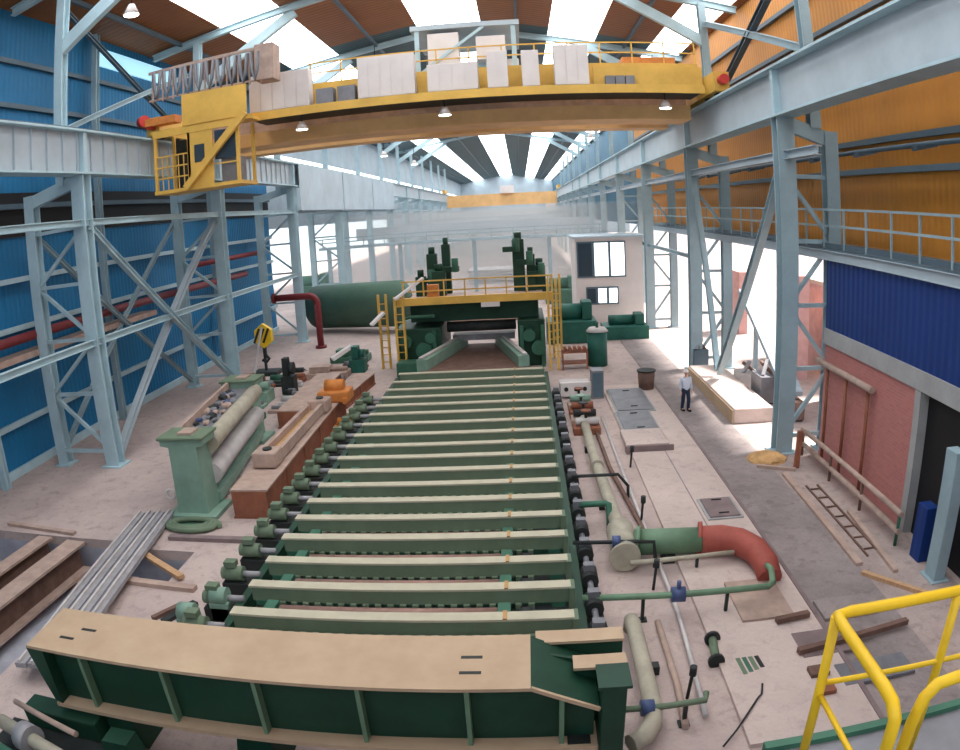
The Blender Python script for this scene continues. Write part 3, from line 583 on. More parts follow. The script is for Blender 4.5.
# orange debris and assorted parts farther up
for k, (x, y, r, m, lab) in enumerate(((-8.3, 29.2, .7, 'orange2', 'orange casting piled at the far end of the rust red beam'), (-7.6, 27.6, .45, 'orange2', 'small orange casting beside the roller table drives'),
        (-7.5, 30.4, .4, 'black', 'black casting beside the orange one'), (-9.3, 31.0, .55, 'pale', 'pale casting behind the orange ones'))):
    t = T('casting', lab, 'casting', (x, y, .0)); zz = 1.0 if k == 0 else 0
    if k == 0: zz = .95
    B().bx(x-r, x+r, y-r*.8, y+r*.8, zz, zz+r*.7).out('body', m, t, .08)
    B().cyl((x-r*.6, y, zz+r*.9), (x+r*.6, y, zz+r*.9), r*.42, 16).out('bearing_bore', m, t)
    for s in (-1, 1): B().bx(x+s*r*.8-.08, x+s*r*.8+.08, y-r, y+r, zz, zz+.2).out('lug', m, t)
for k, (x, y, w, d, h, m, lab) in enumerate(((-13.6, 33.0, 1.6, 1.2, 1.2, 'green', 'pale green gear unit behind the roll stand'), (-12.3, 34.6, .7, .7, 1.9, 'dark', 'dark upright motor between roll stand and red pipe bend'),
        (-14.8, 35.5, 1.6, 1.0, .9, 'rust2', 'brown machine block near the hook block'), (-9.6, 39.2, .9, .9, 1.5, 'teal', 'green cabinet beside the yellow ladder'),
        (-11.2, 38.0, 2.6, 1.2, .7, 'lrust', 'pinkish block of scrap metal behind the castings'), (-13.2, 29.6, 2.4, .8, .6, 'mgreen', 'low green frame behind the far roll housing'), (-10.8, 42.3, 2.4, 1.2, .8, 'mgreen', 'green pump set in front of the tank'))):
    t = T('machine_unit', lab, 'machine', (x, y, 0))
    B().bx(x-w/2, x+w/2, y-d/2, y+d/2, 0, h*.5).out('base_frame', m, t, .03)
    B().bx(x-w*.35, x+w*.1, y-d*.35, y+d*.35, h*.5, h).out('housing', m, t, .04)
    B().cyl((x+w*.1, y, h*.7), (x+w*.48, y, h*.7), h*.17, 12).out('motor', m, t)
tag(B().bar((-10.9, 38.4, .95), (-9.9, 39.1, 1.5), .35, .2).out('white_sack', 'helmet'), 'white wrapped bar lying on the scrap block', 'bar')
# heap of scrap parts behind the roll stand
random.seed(3)
for k in range(75):
    x, y = random.uniform(-15.5, -9.3), random.uniform(30.5, 40.5)
    if abs(x+10.2) < .9 and y < 36 or abs(x+12.3) < .7 and abs(y-34.6) < 1 or abs(x+13.6) < 1 and abs(y-33) < 1 or abs(x+15.35) < 1.2 and y > 38 or (-12.6 < x < -9 and 37 < y < 40) or (-9.6 < x < -8): continue
    t = T('scrap_part', 'small scrap machine part strewn on the floor between roll stand and tank', 'scrap', (x, y, 0), 'strewn scrap parts')
    a = random.uniform(.25, .6); h = random.uniform(.2, .55); m = random.choice(['rust2', 'dark', 'lrust', 'mgreen', 'pale', 'rust', 'green'])
    B().bx(x-a, x+a, y-a*.6, y+a*.6, 0, h*.5).out('base_block', m, t, .03)
    B().cyl((x-a*.7, y, h*.7), (x+a*.8, y, h*.7), h*.32, 12).out('drum', random.choice(['dark', m, 'plate']), t)
# hook block
t = T('hook_block', 'yellow and black striped hook block hanging near the blue wall', 'hook block', (-15.35, 39.5, 2.2))
B().prism([(-15.9, 2.0), (-15.35, 1.6), (-14.8, 2.0), (-14.8, 2.7), (-15.35, 3.1), (-15.9, 2.7)], 1, 39.35, 39.7).out('block_plate', 'yellow2', t, .04)
for k in (-1, 0, 1): B().bar((-15.65+k*.3, 39.33, 1.95), (-15.25+k*.3, 39.33, 2.8), .14, .02, (0,1,0)).out('stripe', 'black', t)
B().tube([(-15.35, 39.5, 1.65), (-15.35, 39.5, 1.2), (-15.15, 39.5, .95), (-15.35, 39.5, .75), (-15.6, 39.5, .9)], .1, 8).out('hook', 'dark', t)
B().bx(-16.15, -14.55, 38.9, 40.1, 0, .25).out('stand_base', 'dark', t)
B().bar((-15.45, 39.6, .2), (-15.45, 39.6, 2.2), .14).out('stand_post', 'dark', t)
B().bar((-15.85, 38.4, .05), (-15.35, 39.3, 2.9), .1).out('prop', 'pale', t)
# brown H beams over the trench
def hbeam(p, q, w, h, m, label, top='lrust'):
    p, q = Vector(p), Vector(q); t = T('steel_beam', label, 'beam', p); u = V(0,0,1)
    B().bar(p+u*h/2, q+u*h/2, .06, h-.1).out('web', m, t)
    B().bar(p+u*(h-.04), q+u*(h-.04), w, .08).out('top_flange', top, t)
    B().bar(p+u*.04, q+u*.04, w, .08).out('bottom_flange', top, t)
    n = int((q-p).length/1.6); s = (q-p).normalized().cross(u)
    for k in range(n+1):
        c = p.lerp(q, k/n if n else 0); B().bar(c+s*w*.24+u*.08, c+s*w*.24+u*(h-.08), w*.45, .04, s).out('stiffener', m, t)
    return t
hbeam((-13.8, 16.4, -.9), (-14.2, 9.5, -.9), .75, .95, 'rust2', 'brown steel beam bridging the trench, next to the grey steel channels')
hbeam((-15.2, 16.5, -.9), (-15.7, 9.6, -.9), .6, .95, 'rust2', 'brown steel beam bridging the trench, nearer the blue wall')
for k, y in enumerate((15.6, 10.4)): tag(B().bx(-16.6, -13.2, y-.15, y+.15, -1.2, -.9).out('timber_sleeper', 'wood'), 'timber sleeper under the far ends of the brown beams in the trench' if k == 0 else 'timber sleeper under the near ends of the brown beams in the trench', 'sleeper')
t = T('channel_bundle', 'bundle of long grey steel channels lying across the trench', 'steel channels', (-11, 15, .1))
a0, b0 = V(-11.9, 18.6, .12), V(-10.2, 9.5, .45)
for k in range(4):
    s = V(.95, .2, 0)*(k-1.5)*.36
    c = B().bar(a0+s, b0+s, .3, .12).out('channel', 'grail', t)
    B().bar(a0+s+V(0,0,.09), b0+s+V(0,0,.09), .05, .1).out('channel_lip', 'pale', c)
for (p, q, w, h, m, lab) in (((-10.9, 15.9, .05), (-9.0, 14.6, .12), .2, .1, 'wood', 'orange timber plank lying across the end of the trench'),
        ((-11.6, 14.35, .06), (-8.4, 14.15, .06), .24, .12, 'lrust', 'pinkish steel bar along the near edge of the trench'),
        ((-10.6, 17.05, .06), (-7.5, 17.1, .06), .22, .12, 'brownp', 'brown bar lying in front of the hose coil'),
        ((-8.9, 12.6, .05), (-8.4, 13.4, .05), .14, .1, 'rust2', 'short brown bar behind the front girder, towards the channels'),
        ((-8.55, 12.5, .05), (-8.1, 13.5, .05), .2, .1, 'dark', 'short dark bar behind the front girder, towards the roller table'),
        ((-17.5, 17.2, .05), (-14.2, 16.9, .05), .2, .1, 'lrust', 'long thin bar along the far edge of the trench')):
    tag(B().bar(p, q, w, h).out('loose_bar', m), lab, 'bar')
tag(B().cyl((-12.65, 13.3, -1.2), (-12.65, 13.3, -.75), .25, 12, .2).out('ochre_bucket', 'sand'), 'ochre bucket in the trench beside the brown steel beam', 'bucket')
for k, (x, y) in enumerate(((-7.6, 12.2), (-7.1, 13.0))):
    t = T('bearing_pedestal', ('pale green bearing pedestal behind the front girder, by the first crossbeam', 'pale green bearing pedestal by the second crossbeam')[k], 'pedestal', (x, y, 0))
    B().bx(x-.25, x+.25, y-.2, y+.2, 0, .5).out('base', 'green', t, .03); B().cyl((x-.2, y, .6), (x+.2, y, .6), .22, 14).out('bearing_cap', 'green', t)

# ================================================================ FRONT GIRDER
t = T('front_girder', 'big dark green plate girder with tan dusty top across the front', 'girder', (-4.2, 8.4, 0))
B().bx(-8.7, -.08, 7.95, 9.35, 2.14, 2.2).out('top_plate', 'dusty', t)
B().prism([(-8.35, .95), (.85, .95), (.85, 1.72), (-.1, 2.14), (-8.35, 2.14)], 1, 8.26, 8.32).out('web', 'dgreen', t)
B().prism([(-8.35, .95), (.85, .95), (.85, 1.9), (-.1, 2.14), (-8.35, 2.14)], 1, 8.95, 9.01).out('rear_web', 'dgreen', t)
B().bx(-8.5, .9, 7.97, 9.3, .87, .95).out('bottom_flange', 'dusty', t)
B().prism([(-.08, 2.2), (.9, 1.74), (.9, 1.68), (-.08, 2.12)], 1, 7.97, 9.3).out('sloping_flange', 'dgreen', t)
B().bar((-.08, 7.98, 2.17), (.9, 7.98, 1.72), .05, .06).out('flange_edge', 'dusty', t)
for x in (-7.6, -5.9, -4.25, -2.6, -1.0, .36):
    z = 2.14 if x < 0 else 1.93
    B().bx(x-.035, x+.035, 8.08, 8.26, .95, z).out('stiffener', 'gpipe', t)
B().prism([(-8.35, .95), (-8.35, 2.14), (-8.75, 2.12), (-8.5, 1.0)], 1, 7.98, 9.3).out('end_plate', 'dgreen', t)
for (x, y) in ((-8.0, 8.4), (-7.7, 8.75), (-.95, 8.35), (-.95, 8.75)): B().bx(x-.16, x+.16, y-.035, y+.035, 2.195, 2.206).out('slot', 'dark', t)
for x in (-7.3, -4.6, -1.5): B().prism([(x-.45, 0), (x+.45, 0), (x+.25, .87), (x-.25, .87)], 1, 8.2, 9.1).out('support_leg', 'dgreen', t)
B().bx(.45, .8, 8.05, 8.3, .951, .965).out('slot', 'dark', t)
t = T('support_column', 'short dark green column at the end of the front girder', 'column', (1.1, 8.2, 0))
B().bx(.92, 1.28, 7.95, 8.4, 0, 2.15).out('shaft', 'dgreen', t, .02)
B().bx(.85, 1.35, 7.85, 8.5, 0, .1).out('base_plate', 'dgreen', t); B().bx(.86, 1.34, 7.88, 8.46, 2.15, 2.2).out('cap_plate', 'dgreen', t)
for k, (x0, x1, y) in enumerate(((.0, 1.38, 9.42), (.55, 1.36, 8.72))):
    t = T('bearer_beam', ('dusty green bearer behind the front girder end, by the first crossbeam', 'shorter dusty green bearer beside the short column')[k], 'beam', (x0, y, 1.9))
    z = 2.1-.02*k
    B().bx(x0, x1, y-.03, y+.03, z-.5, z-.05).out('web', 'dgreen', t); B().bx(x0, x1, y-.17, y+.17, z-.05, z).out('top_flange', 'dusty', t); B().bx(x0, x1, y-.17, y+.17, z-.55, z-.5).out('bottom_flange', 'dgreen', t)
    B().bx(x0+.3, x0+.6, y-.12, y+.12, 0, z-.55).out('leg', 'dgreen', t)
# machinery under the girder, nearest the camera
t = T('drive_shaft_unit', 'grimy drive shafts and green frame below the front girder near the trench', 'machine', (-7.8, 7.3, 0))
for (p, q, r, m) in (((-9.6, 7.3, .7), (-6.2, 6.4, .7), .15, 'bpipe'), ((-9.8, 6.7, .6), (-6.5, 5.9, .6), .2, 'mgreen'), ((-9.4, 7.7, .95), (-7.6, 7.25, .95), .06, 'lrust')):
    B().cyl(p, q, r, 14).out('shaft', m, t)
B().bx(-9.4, -7.6, 7.8, 8.3, .3, .75).out('frame', 'dgreen', t, .04)
B().prism([(-7.2, 0), (-6.3, 0), (-6.5, 1.0), (-7.0, 1.0)], 1, 7.2, 7.6).out('leg', 'dgreen', t)
B().cyl((-8.9, 7.1, .7), (-8.6, 7.03, .7), .3, 16).out('coupling', 'grail', t)
B().bx(-9.9, -6, 5.6, 7.9, 0, .3).out('base', 'dark', t)
tag(B().bx(-5.95, .6, 6.6, 8.15, 0, .03).out('shade_sheet', 'black'), 'flat black sheet darkening the floor like shade under the front girder', 'tray')  # black sheet laid here to darken the floor as girder shade
for k in range(5):
    x = -5.6+k*1.2
    tag(B().cyl((x, 7.55, .25), (x+.85, 7.5, .25), .22, 12).out('idle_roller', random.choice(['rust2', 'dark', 'mgreen'])), f'grimy idle roller in the shade under the front girder, {ORD[k]} from the trench end', 'roller', 'idle rollers under the front girder')

# ================================================================ RIGHT FLOOR
tag(B().bx(3.55, 6.1, 8.5, 33.2, 0, .1).out('floor_slab', 'slab'), 'long pale concrete slab path beside the road', 'slab', None, 'structure')
tag(B().bx(6.12, 8.1, 5, 48, 0, .03).out('floor_road', 'road'), 'worn dark road strip where the person walks', 'road', None, 'structure')
S(B().bx(8.1, 10.28, 5, 25, 0, .02).out('floor_side', 'side'), 'grimy floor strip along the brick wall')
S(B().bx(6.06, 6.16, 8.5, 33, 0, .13).out('trim_curb', 'brownp')); S(B().bx(4.75, 4.79, 17, 31, .1, .104).out('trim_joint', 'road'))
def cover(x0, x1, y0, y1, z, label, m='plate'):
    t = T('pit_cover', label, 'cover', ((x0+x1)/2, (y0+y1)/2, z))
    B().bx(x0, x1, y0, y1, z, z+.08).out('plate', m, t, .01); B().bx(x0-.08, x1+.08, y0-.08, y1+.08, z-.0, z+.04).out('rim', 'conc', t)
    for k in (-1, 1): B().bar(((x0+x1)/2-.15, (y0+y1)/2+k*(y1-y0)*.36, z+.1), ((x0+x1)/2+.15, (y0+y1)/2+k*(y1-y0)*.36, z+.1), .03).out('handle', 'dark', t)
cover(4.95, 5.85, 17.6, 18.9, .1, 'small brown cover plate on the pale slab', 'brownp')
cover(3.75, 5.3, 28.6, 32.2, .1, 'large grey cover plate on the slab, farther one'); cover(3.65, 5.0, 25.7, 28.4, .1, 'large grey cover plate on the slab, nearer one')
t = T('low_platform', 'low pale platform with a dark edge at the end of the grey cover plates', 'platform', (4.2, 24.5, .1))
B().bx(3.4, 4.95, 23.6, 25.4, .1, .35).out('top', 'slab', t, .02); B().bx(3.35, 5.1, 23.5, 23.6, .1, .3).out('edge', 'brownp', t)
t = T('waste_bin', 'dark maroon bin standing beside the grey cover plates', 'bin', (5.6, 32.3, 0))
B().cyl((5.6, 32.3, .1), (5.6, 32.3, .95), .36, 18, .42).out('body', 'rust2', t); B().cyl((5.6, 32.3, .95), (5.6, 32.3, 1.0), .46, 18).out('rim', 'dark', t)
t = T('upright_tank', 'upright teal green cylinder tank with pale lid near the yellow portal', 'tank', (3.9, 38.2, 0))
B().cyl((3.9, 38.2, 0), (3.9, 38.2, 1.9), .55, 22).out('shell', 'teal', t); B().cyl((3.9, 38.2, 1.9), (3.9, 38.2, 2.1), .62, 22, .45).out('lid', 'pale', t); B().cyl((3.9, 38.2, 2.1), (3.9, 38.2, 2.4), .08, 8).out('pipe_stub', 'teal', t)
t = T('grey_cabinet', 'slate grey switch cabinet between the table and the slab', 'cabinet', (3.2, 31.5, 0))
B().bx(2.9, 3.45, 31.2, 32, 0, 1.3).out('body', 'plate', t, .02); B().bx(2.95, 3.4, 31.17, 31.2, .1, 1.2).out('door', 'dsteel', t)
t = T('red_rack', 'rusty red rack of pipe fittings between yellow portal and tank', 'rack', (2.6, 37.6, 0))
for z in (.3, .9): B().bx(1.9, 3.3, 37.3, 38.1, z, z+.08).out('shelf', 'rust', t)
for x in (1.95, 3.25): B().bar((x, 37.35, 0), (x, 37.35, 1.1), .08).out('upright', 'rust', t)
for k in range(5): tag(B().cyl((2.1+k*.26, 37.4, 1.09), (2.1+k*.26, 38.0, 1.09), .1, 10).out('pipe_fitting', 'rust'), 'rusty pipe fitting on the red rack', 'fitting', 'fittings on the red rack')
t = T('white_frame_unit', 'white framed hydraulic unit beside the far crossbeams', 'hydraulic unit', (2.2, 31.5, 0))
B().bx(1.5, 2.9, 31.4, 31.6, .1, .75).out('front_panel', 'white', t, .02); B().bx(1.5, 2.9, 31.6, 33.2, 0, .5).out('reservoir', 'pale', t, .03)
for x in (1.75, 2.2, 2.6): B().cyl((x, 31.36, .45), (x, 31.4, .45), .1, 12).out('gauge', 'dark', t)
for k in range(4):
    y = 29.8-k*1.15
    t = T('valve_station', f'rusty valve station beside the crossbeams, {ORD[k]} after the white hydraulic unit', 'valve', (2.2, y, 0), 'valve stations beside the roller table')
    B().bx(1.7, 2.75, y-.4, y+.4, 0, .28).out('base', 'rust' if k % 2 else 'lrust', t, .02); B().cyl((1.8, y, .45), (2.7, y, .45), .15, 12).out('valve_body', ('green', 'rust', 'dark', 'pale')[k], t); B().cyl((2.2, y, .45), (2.2, y, .85), .06, 8).out('stem', 'dark', t)
    B().cyl((2.2, y, .85), (2.2, y, .9), .2, 12).out('hand_wheel', ('rust', 'green', 'dark', 'rust')[k], t)
# big pipes
t = T('main_pipe', 'thick dusty beige pipe running along the floor beside the roller table', 'pipe', (2.3, 18, 0))
B().tube([(2.15, 27.0, .35), (2.15, 22, .35), (2.25, 17.2, .38), (2.25, 16.6, .45)], [.17, .17, .19, .3], 16).out('pipe', 'bpipe', t)
B().cyl((2.25, 16.6, .45), (2.22, 15.2, .45), .36, 20, .34).out('tee_body', 'bpipe', t)
B().tube([(2.0, 12.55, .05), (2.0, 12.5, .3), (2.0, 12.3, .36), (2.0, 9.6, .36), (1.94, 9.1, .36), (1.75, 8.75, .36), (1.5, 8.6, .36)], .165, 18).out('pipe', 'bpipe', t)
for y in (21.6,): B().cyl((2.15, y, .37), (2.15, y-.12, .37), .24, 18).out('flange', 'bpipe', t)
B().cyl((2.2, 15.22, .42), (2.2, 15.1, .42), .38, 20).out('flange', 'bpipe', t)
for y in (24, 19, 11): B().bx(1.95, 2.35, y-.1, y+.1, 0, .2).out('saddle', 'dark', t)
t = T('branch_pipe', 'thick green branch pipe ending in a red oxide elbow by the road', 'pipe', (3.3, 15.65, 0))
B().cyl((2.5, 15.75, .5), (4.2, 15.6, .5), .33, 22).out('green_pipe', 'gpipe', t)
B().tube([(4.2, 15.6, .5), (4.7, 15.53, .52), (5.1, 15.3, .52), (5.4, 14.85, .48), (5.52, 14.3, .38), (5.5, 13.85, .22)], [.36, .36, .35, .34, .32, .3], 20).out('red_elbow', 'redp', t)
for x in (2.55, 4.12): B().cyl((x, 15.72, .5), (x+.1, 15.7, .5), .42, 22).out('flange', 'gpipe' if x < 3 else 'redp', t)
B().bx(3.2, 3.5, 15.4, 15.9, 0, .25).out('saddle', 'dark', t)
def thin_pipe(pts, r, label, m='gpipe', posts=(), nm='thin_pipe'):
    t = T(nm, label, 'pipe', pts[0]); B().tube(pts, r, 10).out('pipe', m, t)
    for (x, y, z) in posts:
        B().bar((x, y, 0), (x, y, z), .07).out('support_post', 'dark', t); B().bx(x-.1, x+.1, y-.1, y+.1, 0, .03).out('foot_plate', 'dark', t)
    return t
t = thin_pipe([(1.0, 13.0, .62), (3, 12.88, .62), (5.1, 12.85, .62), (5.25, 13.0, .62), (5.4, 13.6, .62), (5.4, 13.9, .55)], .075, 'thin green pipe with blue valve crossing in front of the red elbow', 'gpipe', ((2.3, 12.93, .6), (4.15, 12.86, .6)))
B().cyl((2.9, 12.9, .62), (3.2, 12.88, .62), .17, 12).out('blue_valve', 'bluev', t); B().cyl((3.05, 12.88, .62), (3.05, 12.88, .95), .05, 8).out('valve_stem', 'bluev', t)
thin_pipe([(2.3, 14.95, .35), (3.5, 14.95, .38), (4.9, 15.0, .4)], .06, 'thin pipe just in front of the thick green branch pipe', 'bpipe', ((3.95, 14.95, .4),))
t = thin_pipe([(.95, 15.4, .75), (2.4, 15.3, .75), (2.9, 15.2, .75), (2.95, 15.2, .3), (2.95, 15.2, .05)], .05, 'thin dark pipe bent down beside the beige tee', 'dark')
B().cyl((1.9, 15.35, .75), (2.1, 15.34, .75), .15, 12).out('valve', 'bluev', t)
thin_pipe([(1.3, 17.8, .7), (2.0, 17.8, .7), (2.08, 17.75, .7), (2.1, 17.6, .3), (2.1, 17.6, .02)], .09, 'short green pipe bent down beside the seventh crossbeam', 'mgreen')
thin_pipe([(1.2, 19.8, .75), (2.6, 19.8, .75), (2.9, 19.7, .4), (2.9, 19.7, .02)], .05, 'thin dark pipe crossing over the beige main pipe', 'dark')
thin_pipe([(2.55, 27.5, .12), (2.62, 22, .12), (2.95, 17.5, .12), (3.0, 16.3, .12)], .07, 'rusty pipe lying beside the beige main pipe', 'rust2')
thin_pipe([(3.0, 28, .1), (3.0, 22, .1), (3.05, 17, .1), (3.1, 12.9, .1), (2.95, 9.4, .1)], .05, 'thin grey pipe running along the floor beside the slab', 'pale')
thin_pipe([(2.6, 12.7, .08), (2.62, 10.5, .08), (2.55, 9.2, .08)], .07, 'thin pinkish pipe beside the nearest stretch of beige pipe', 'lrust')
t = thin_pipe([(1.45, 9.35, .5), (2.2, 9.35, .5), (2.9, 9.4, .5), (2.95, 9.6, .5)], .06, 'thin pipe with blue valve near the front girder end', 'beam', ((2.55, 9.37, .5),))
B().cyl((1.75, 9.35, .5), (1.98, 9.35, .5), .15, 12).out('blue_valve', 'bluev', t)
for k, (x, y, h, lab) in enumerate(((3.0, 17.8, .8, 'small dark valve post beside the pale slab'), (3.35, 22.3, .7, 'small dark post near the low platform'), (2.75, 10.1, .7, 'small dark lever post near the front girder end'), (2.75, 14.2, .75, 'dark bent stand between the thin pipes'))):
    t = T('valve_post', lab, 'post', (x, y, 0)); B().cyl((x, y, 0), (x+.05, y, h), .035, 8).out('stem', 'dark', t); B().cyl((x+.05, y, h-.15), (x+.05, y, h+.05), .07, 10).out('valve_head', 'dark', t)
# small things on the slab
t = T('pipe_offcut', 'short green flanged pipe piece lying on the floor', 'pipe', (3.6, 11.4, 0)); B().cyl((3.6, 11.8, .13), (3.5, 11.0, .13), .09, 12).out('pipe', 'beam', t)
for y in (11.8, 11.0): B().cyl((3.6 if y > 11.5 else 3.5, y-.04, .13), (3.6 if y > 11.5 else 3.5, y+.04, .13), .17, 14).out('flange', 'dark', t)
for k in range(4): tag(B().bar((3.95+k*.13, 11.05, .06), (3.98+k*.13, 10.5+.05*k, .06), .09, .1).out('short_bar', ('beam', 'mgreen', 'beam', 'dark')[k]), ('short green bar', 'middle dark green bar', 'third short green bar', 'short dark bar by the kerb')[k]+' in the row of four lying on the slab', 'bar')
tag(B().tube([(4.2, 10.1, .13), (4.1, 9.8, .13), (4.0, 9.7, .13), (3.7, 9.3, .13), (3.4, 8.9, .13), (3.1, 8.6, .05)], .02, 6).out('loose_cable', 'dark'), 'thin dark cable lying on the floor near the yellow guard rail', 'cable')
tag(B().bx(4.4, 5.6, 12.3, 14.0, .1, .16).out('cover_sheet', 'lrust'), 'pinkish cover sheet beside the road below the red elbow', 'sheet')
for k, (x, y, w, d, m, lab) in enumerate(((6.0, 11.2, 1.4, .9, 'brownp', 'brown plate lying on the road near the guard rail'), (6.9, 12.4, 1.3, .8, 'road', 'dark plate lying on the road behind the brown one'), (6.6, 10.0, 1.6, .7, 'plate', 'grey plate lying on the road closest to the guard rail'), (5.4, 10.2, .4, .3, 'rust2', 'small brown block at the slab edge'), (5.35, 9.6, .35, .25, 'rust', 'small rusty block close to the guard rail'))):
    t = tag(B().bx(x-w/2, x+w/2, y-d/2, y+d/2, .1 if x < 6 and w < 1 else .03, .2 if x < 6 and w < 1 else .12).out('steel_plate', m, None, .01), lab, 'plate')
for k, (p, q, m, lab) in enumerate((((5.1, 12.1, .19), (5.9, 12.2, .19), 'rust2', 'dark bar lying across the kerb'), ((5.2, 10.9, .18), (8.0, 11.3, .18), 'rust2', 'long brown bar lying across the road plates'), ((8.3, 20.6, .06), (8.1, 14.2, .06), 'lrust', 'long pale rail lying along the brick wall side of the road'), ((9.2, 17.3, .06), (8.9, 13.6, .06), 'lrust', 'long pinkish bar lying between the rail and handrail'), ((7.6, 21.5, .06), (8.8, 20.9, .06), 'lrust', 'pinkish bar lying across the road end by the first column'), ((9.3, 12.2, .06), (8.0, 13.8, .06), 'wood', 'thin timber lath near the grey post'))):
    tag(B().bar(p, q, .2 if 'rail lying' in lab else .14, .12).out('loose_bar', m), lab, 'bar')
# ladder like frame on the floor near the rail
t = T('ladder_frame', 'flat ladder-like steel frame lying on the floor by the rail', 'frame', (8.8, 15, 0))
for x in (8.65, 9.05): B().bar((x, 19.5, .05), (x-.1, 14.6, .05), .05).out('side_bar', 'rust2', t)
for k in range(7): B().bar((8.63-.01*k, 19.2-.7*k, .05), (9.03-.01*k, 19.2-.7*k, .05), .04).out('rung', 'rust2', t)
# handrail by the brick wall
t = T('wall_handrail', 'brown pipe handrail in front of the pink brick wall', 'handrail', (9.6, 18.5, 0))
for z, nm in ((.95, 'top_rail'), (.45, 'lower_rail')): B().tube([(9.6, 22.4, z), (9.6, 14.9, z)], .085, 10).out(nm, 'lrust', t)
for y in (22.3, 19.8, 17.4, 15.0): B().cyl((9.6, y, 0), (9.6, y, .95), .05, 8).out('post', 'rust2' if y > 16 else 'mgreen', t)
t = T('pipe_stand', 'rusty pipe frame with pale top pipe standing against the brick wall', 'pipe', (10.0, 20, 0))
B().tube([(10.1, 22.6, 3.35), (10.1, 18.3, 3.35)], .11, 10).out('top_pipe', 'lrust', t)
for y in (21.7, 20.2, 18.6): B().cyl((10.12, y, 0), (10.12, y, 3.3), .06, 8).out('standpipe', 'rust', t)
t = T('grey_post', 'thick blue-grey steel post standing in front of the doorway', 'post', (9.95, 13.2, 0))
B().bx(9.65, 10.0, 12.85, 13.35, 0, 3.3).out('shaft', 'steelr', t, .02); B().bx(9.55, 10.1, 12.75, 13.45, 0, .05).out('base_plate', 'steelr', t)
tag(B().bx(9.75, 10.15, 13.9, 14.4, 0, 1.5).out('navy_cabinet', 'blue2', None, .02), 'dark navy cabinet behind the grey post', 'cabinet')
tag(B().bar((8.95, 21.2, 0), (9.0, 21.2, 1.3), .16).out('rusty_post', 'rust'), 'rusty brown post between the first column and the handrail', 'post')
b = B().blob((8.2, 22.2, .0), .75, 3, (1, .9, .35), .06); tag(b.out('sand_heap', 'sand'), 'small heap of ochre sand at the foot of the first column', 'sand', None, 'stuff')
t = T('low_plinth', 'long low concrete plinth in the bright bay beside the road', 'plinth', (9, 30, 0))
B().bx(8.2, 9.9, 26.4, 34.5, 0, .62).out('top', 'slab', t, .04); B().bx(8.14, 8.2, 26.4, 34.5, 0, .55).out('side_face', 'dusty', t)
# bright bay clutter
for k, (x, y, w, d, h, m, lab) in enumerate(((10.6, 29.5, .9, 1.4, 1.8, 'plate', 'grey crate of scrap behind the low plinth'), (10.4, 31.6, 1.0, 1.2, 1.3, 'pale', 'pale crate behind the low plinth'), (9.2, 36.2, .8, .8, 1.6, 'dsteel', 'slate machine beside the second column'), (10.8, 26.8, .8, 1.5, 1.2, 'rust2', 'brown crate beside the first column'))):
    t = T('scrap_crate', lab, 'crate', (x, y, 0)); B().bx(x-w/2, x+w/2, y-d/2, y+d/2, .1, h*.7).out('box', m, t, .02)
    for s in (-.35, .35): B().bx(x-w/2, x+w/2, y+d*s-.06, y+d*s+.06, 0, .1).out('skid', 'dark', t)
    B().bar((x-w*.3, y-d*.3, h*.7), (x+w*.2, y+d*.2, h), .15).out('scrap_bar', 'grail', t); B().bar((x+w*.3, y-d*.2, h*.7), (x-w*.1, y+d*.3, h*.95), .12).out('scrap_bar', 'rust2', t)
t = T('inclined_conveyor', 'pale inclined conveyor rising in the bright bay behind the low plinth', 'conveyor', (11.3, 31, 0))
B().bar((11.2, 27.5, .8), (11.6, 35.5, 4.2), .9, .25).out('belt_frame', 'paleblue', t)
for q in ((11.3, 29.2, 1.4), (11.5, 33.6, 3.2)): B().bar((q[0], q[1], 0), q, .2).out('trestle_leg', 'steelr', t)
t = T('brick_outbuilding', 'pink brick outbuilding outside the open bay', 'building', (17, 36, 0))
B().bx(15.5, 22, 31, 39, 0, 4.6).out('wall_block', 'pinkw', t); B().bx(15.3, 22.2, 30.8, 39.2, 4.6, 4.8).out('roof', 'conc', t)
for k, (x, y) in enumerate(((13.6, 33.0), (14.5, 46.0))): tag(B().bx(x, x+.6, y, y+2.2, 0, 5.2-k).out('brick_pier', 'pinkw'), ('pink brick pier outside the open bay by the conveyor', 'pink brick pier outside the bay farther down the hall')[k], 'pier')
tag(B().bx(13.2, 13.5, 25, 29, 0, 4.2).out('brick_screen', 'brick'), 'pink brick screen wall outside behind the first column', 'wall')

# ================================================================ YELLOW GUARD RAIL (near)
t = T('guard_rail', 'bright yellow tubular guard rail on the viewing platform', 'guard rail', (3.0, 4.5, 3.2))
ra = .03
B().tube([(4.2, 2.62, 6.69), (1.5, 2.62, 6.69)]+[(1.42, 2.6, 6.69), (1.41, 2.5, 6.69), (1.41, 2.02, 6.69), (1.41, 1.93, 6.68), (1.41, 1.87, 6.63), (1.41, 1.86, 6.5), (1.41, 1.86, 5.6)], ra, 12).out('top_rail', 'yellow2', t)
B().cyl((1.41, 2.6, 5.6), (1.41, 2.6, 6.69), .026, 12).out('post', 'yellow2', t)
B().cyl((2.16, 2.62, 5.6), (2.16, 2.62, 6.69), .026, 12).out('post', 'yellow2', t)
B().cyl((3.4, 2.62, 5.6), (3.4, 2.62, 6.69), .026, 12).out('post', 'yellow2', t)
B().cyl((1.41, 2.62, 6.27), (4.2, 2.62, 6.2), .016, 10).out('middle_rail', 'yellow2', t)
B().cyl((1.41, 2.6, 6.22), (1.41, 1.86, 6.22), .016, 10).out('middle_rail', 'yellow2', t)
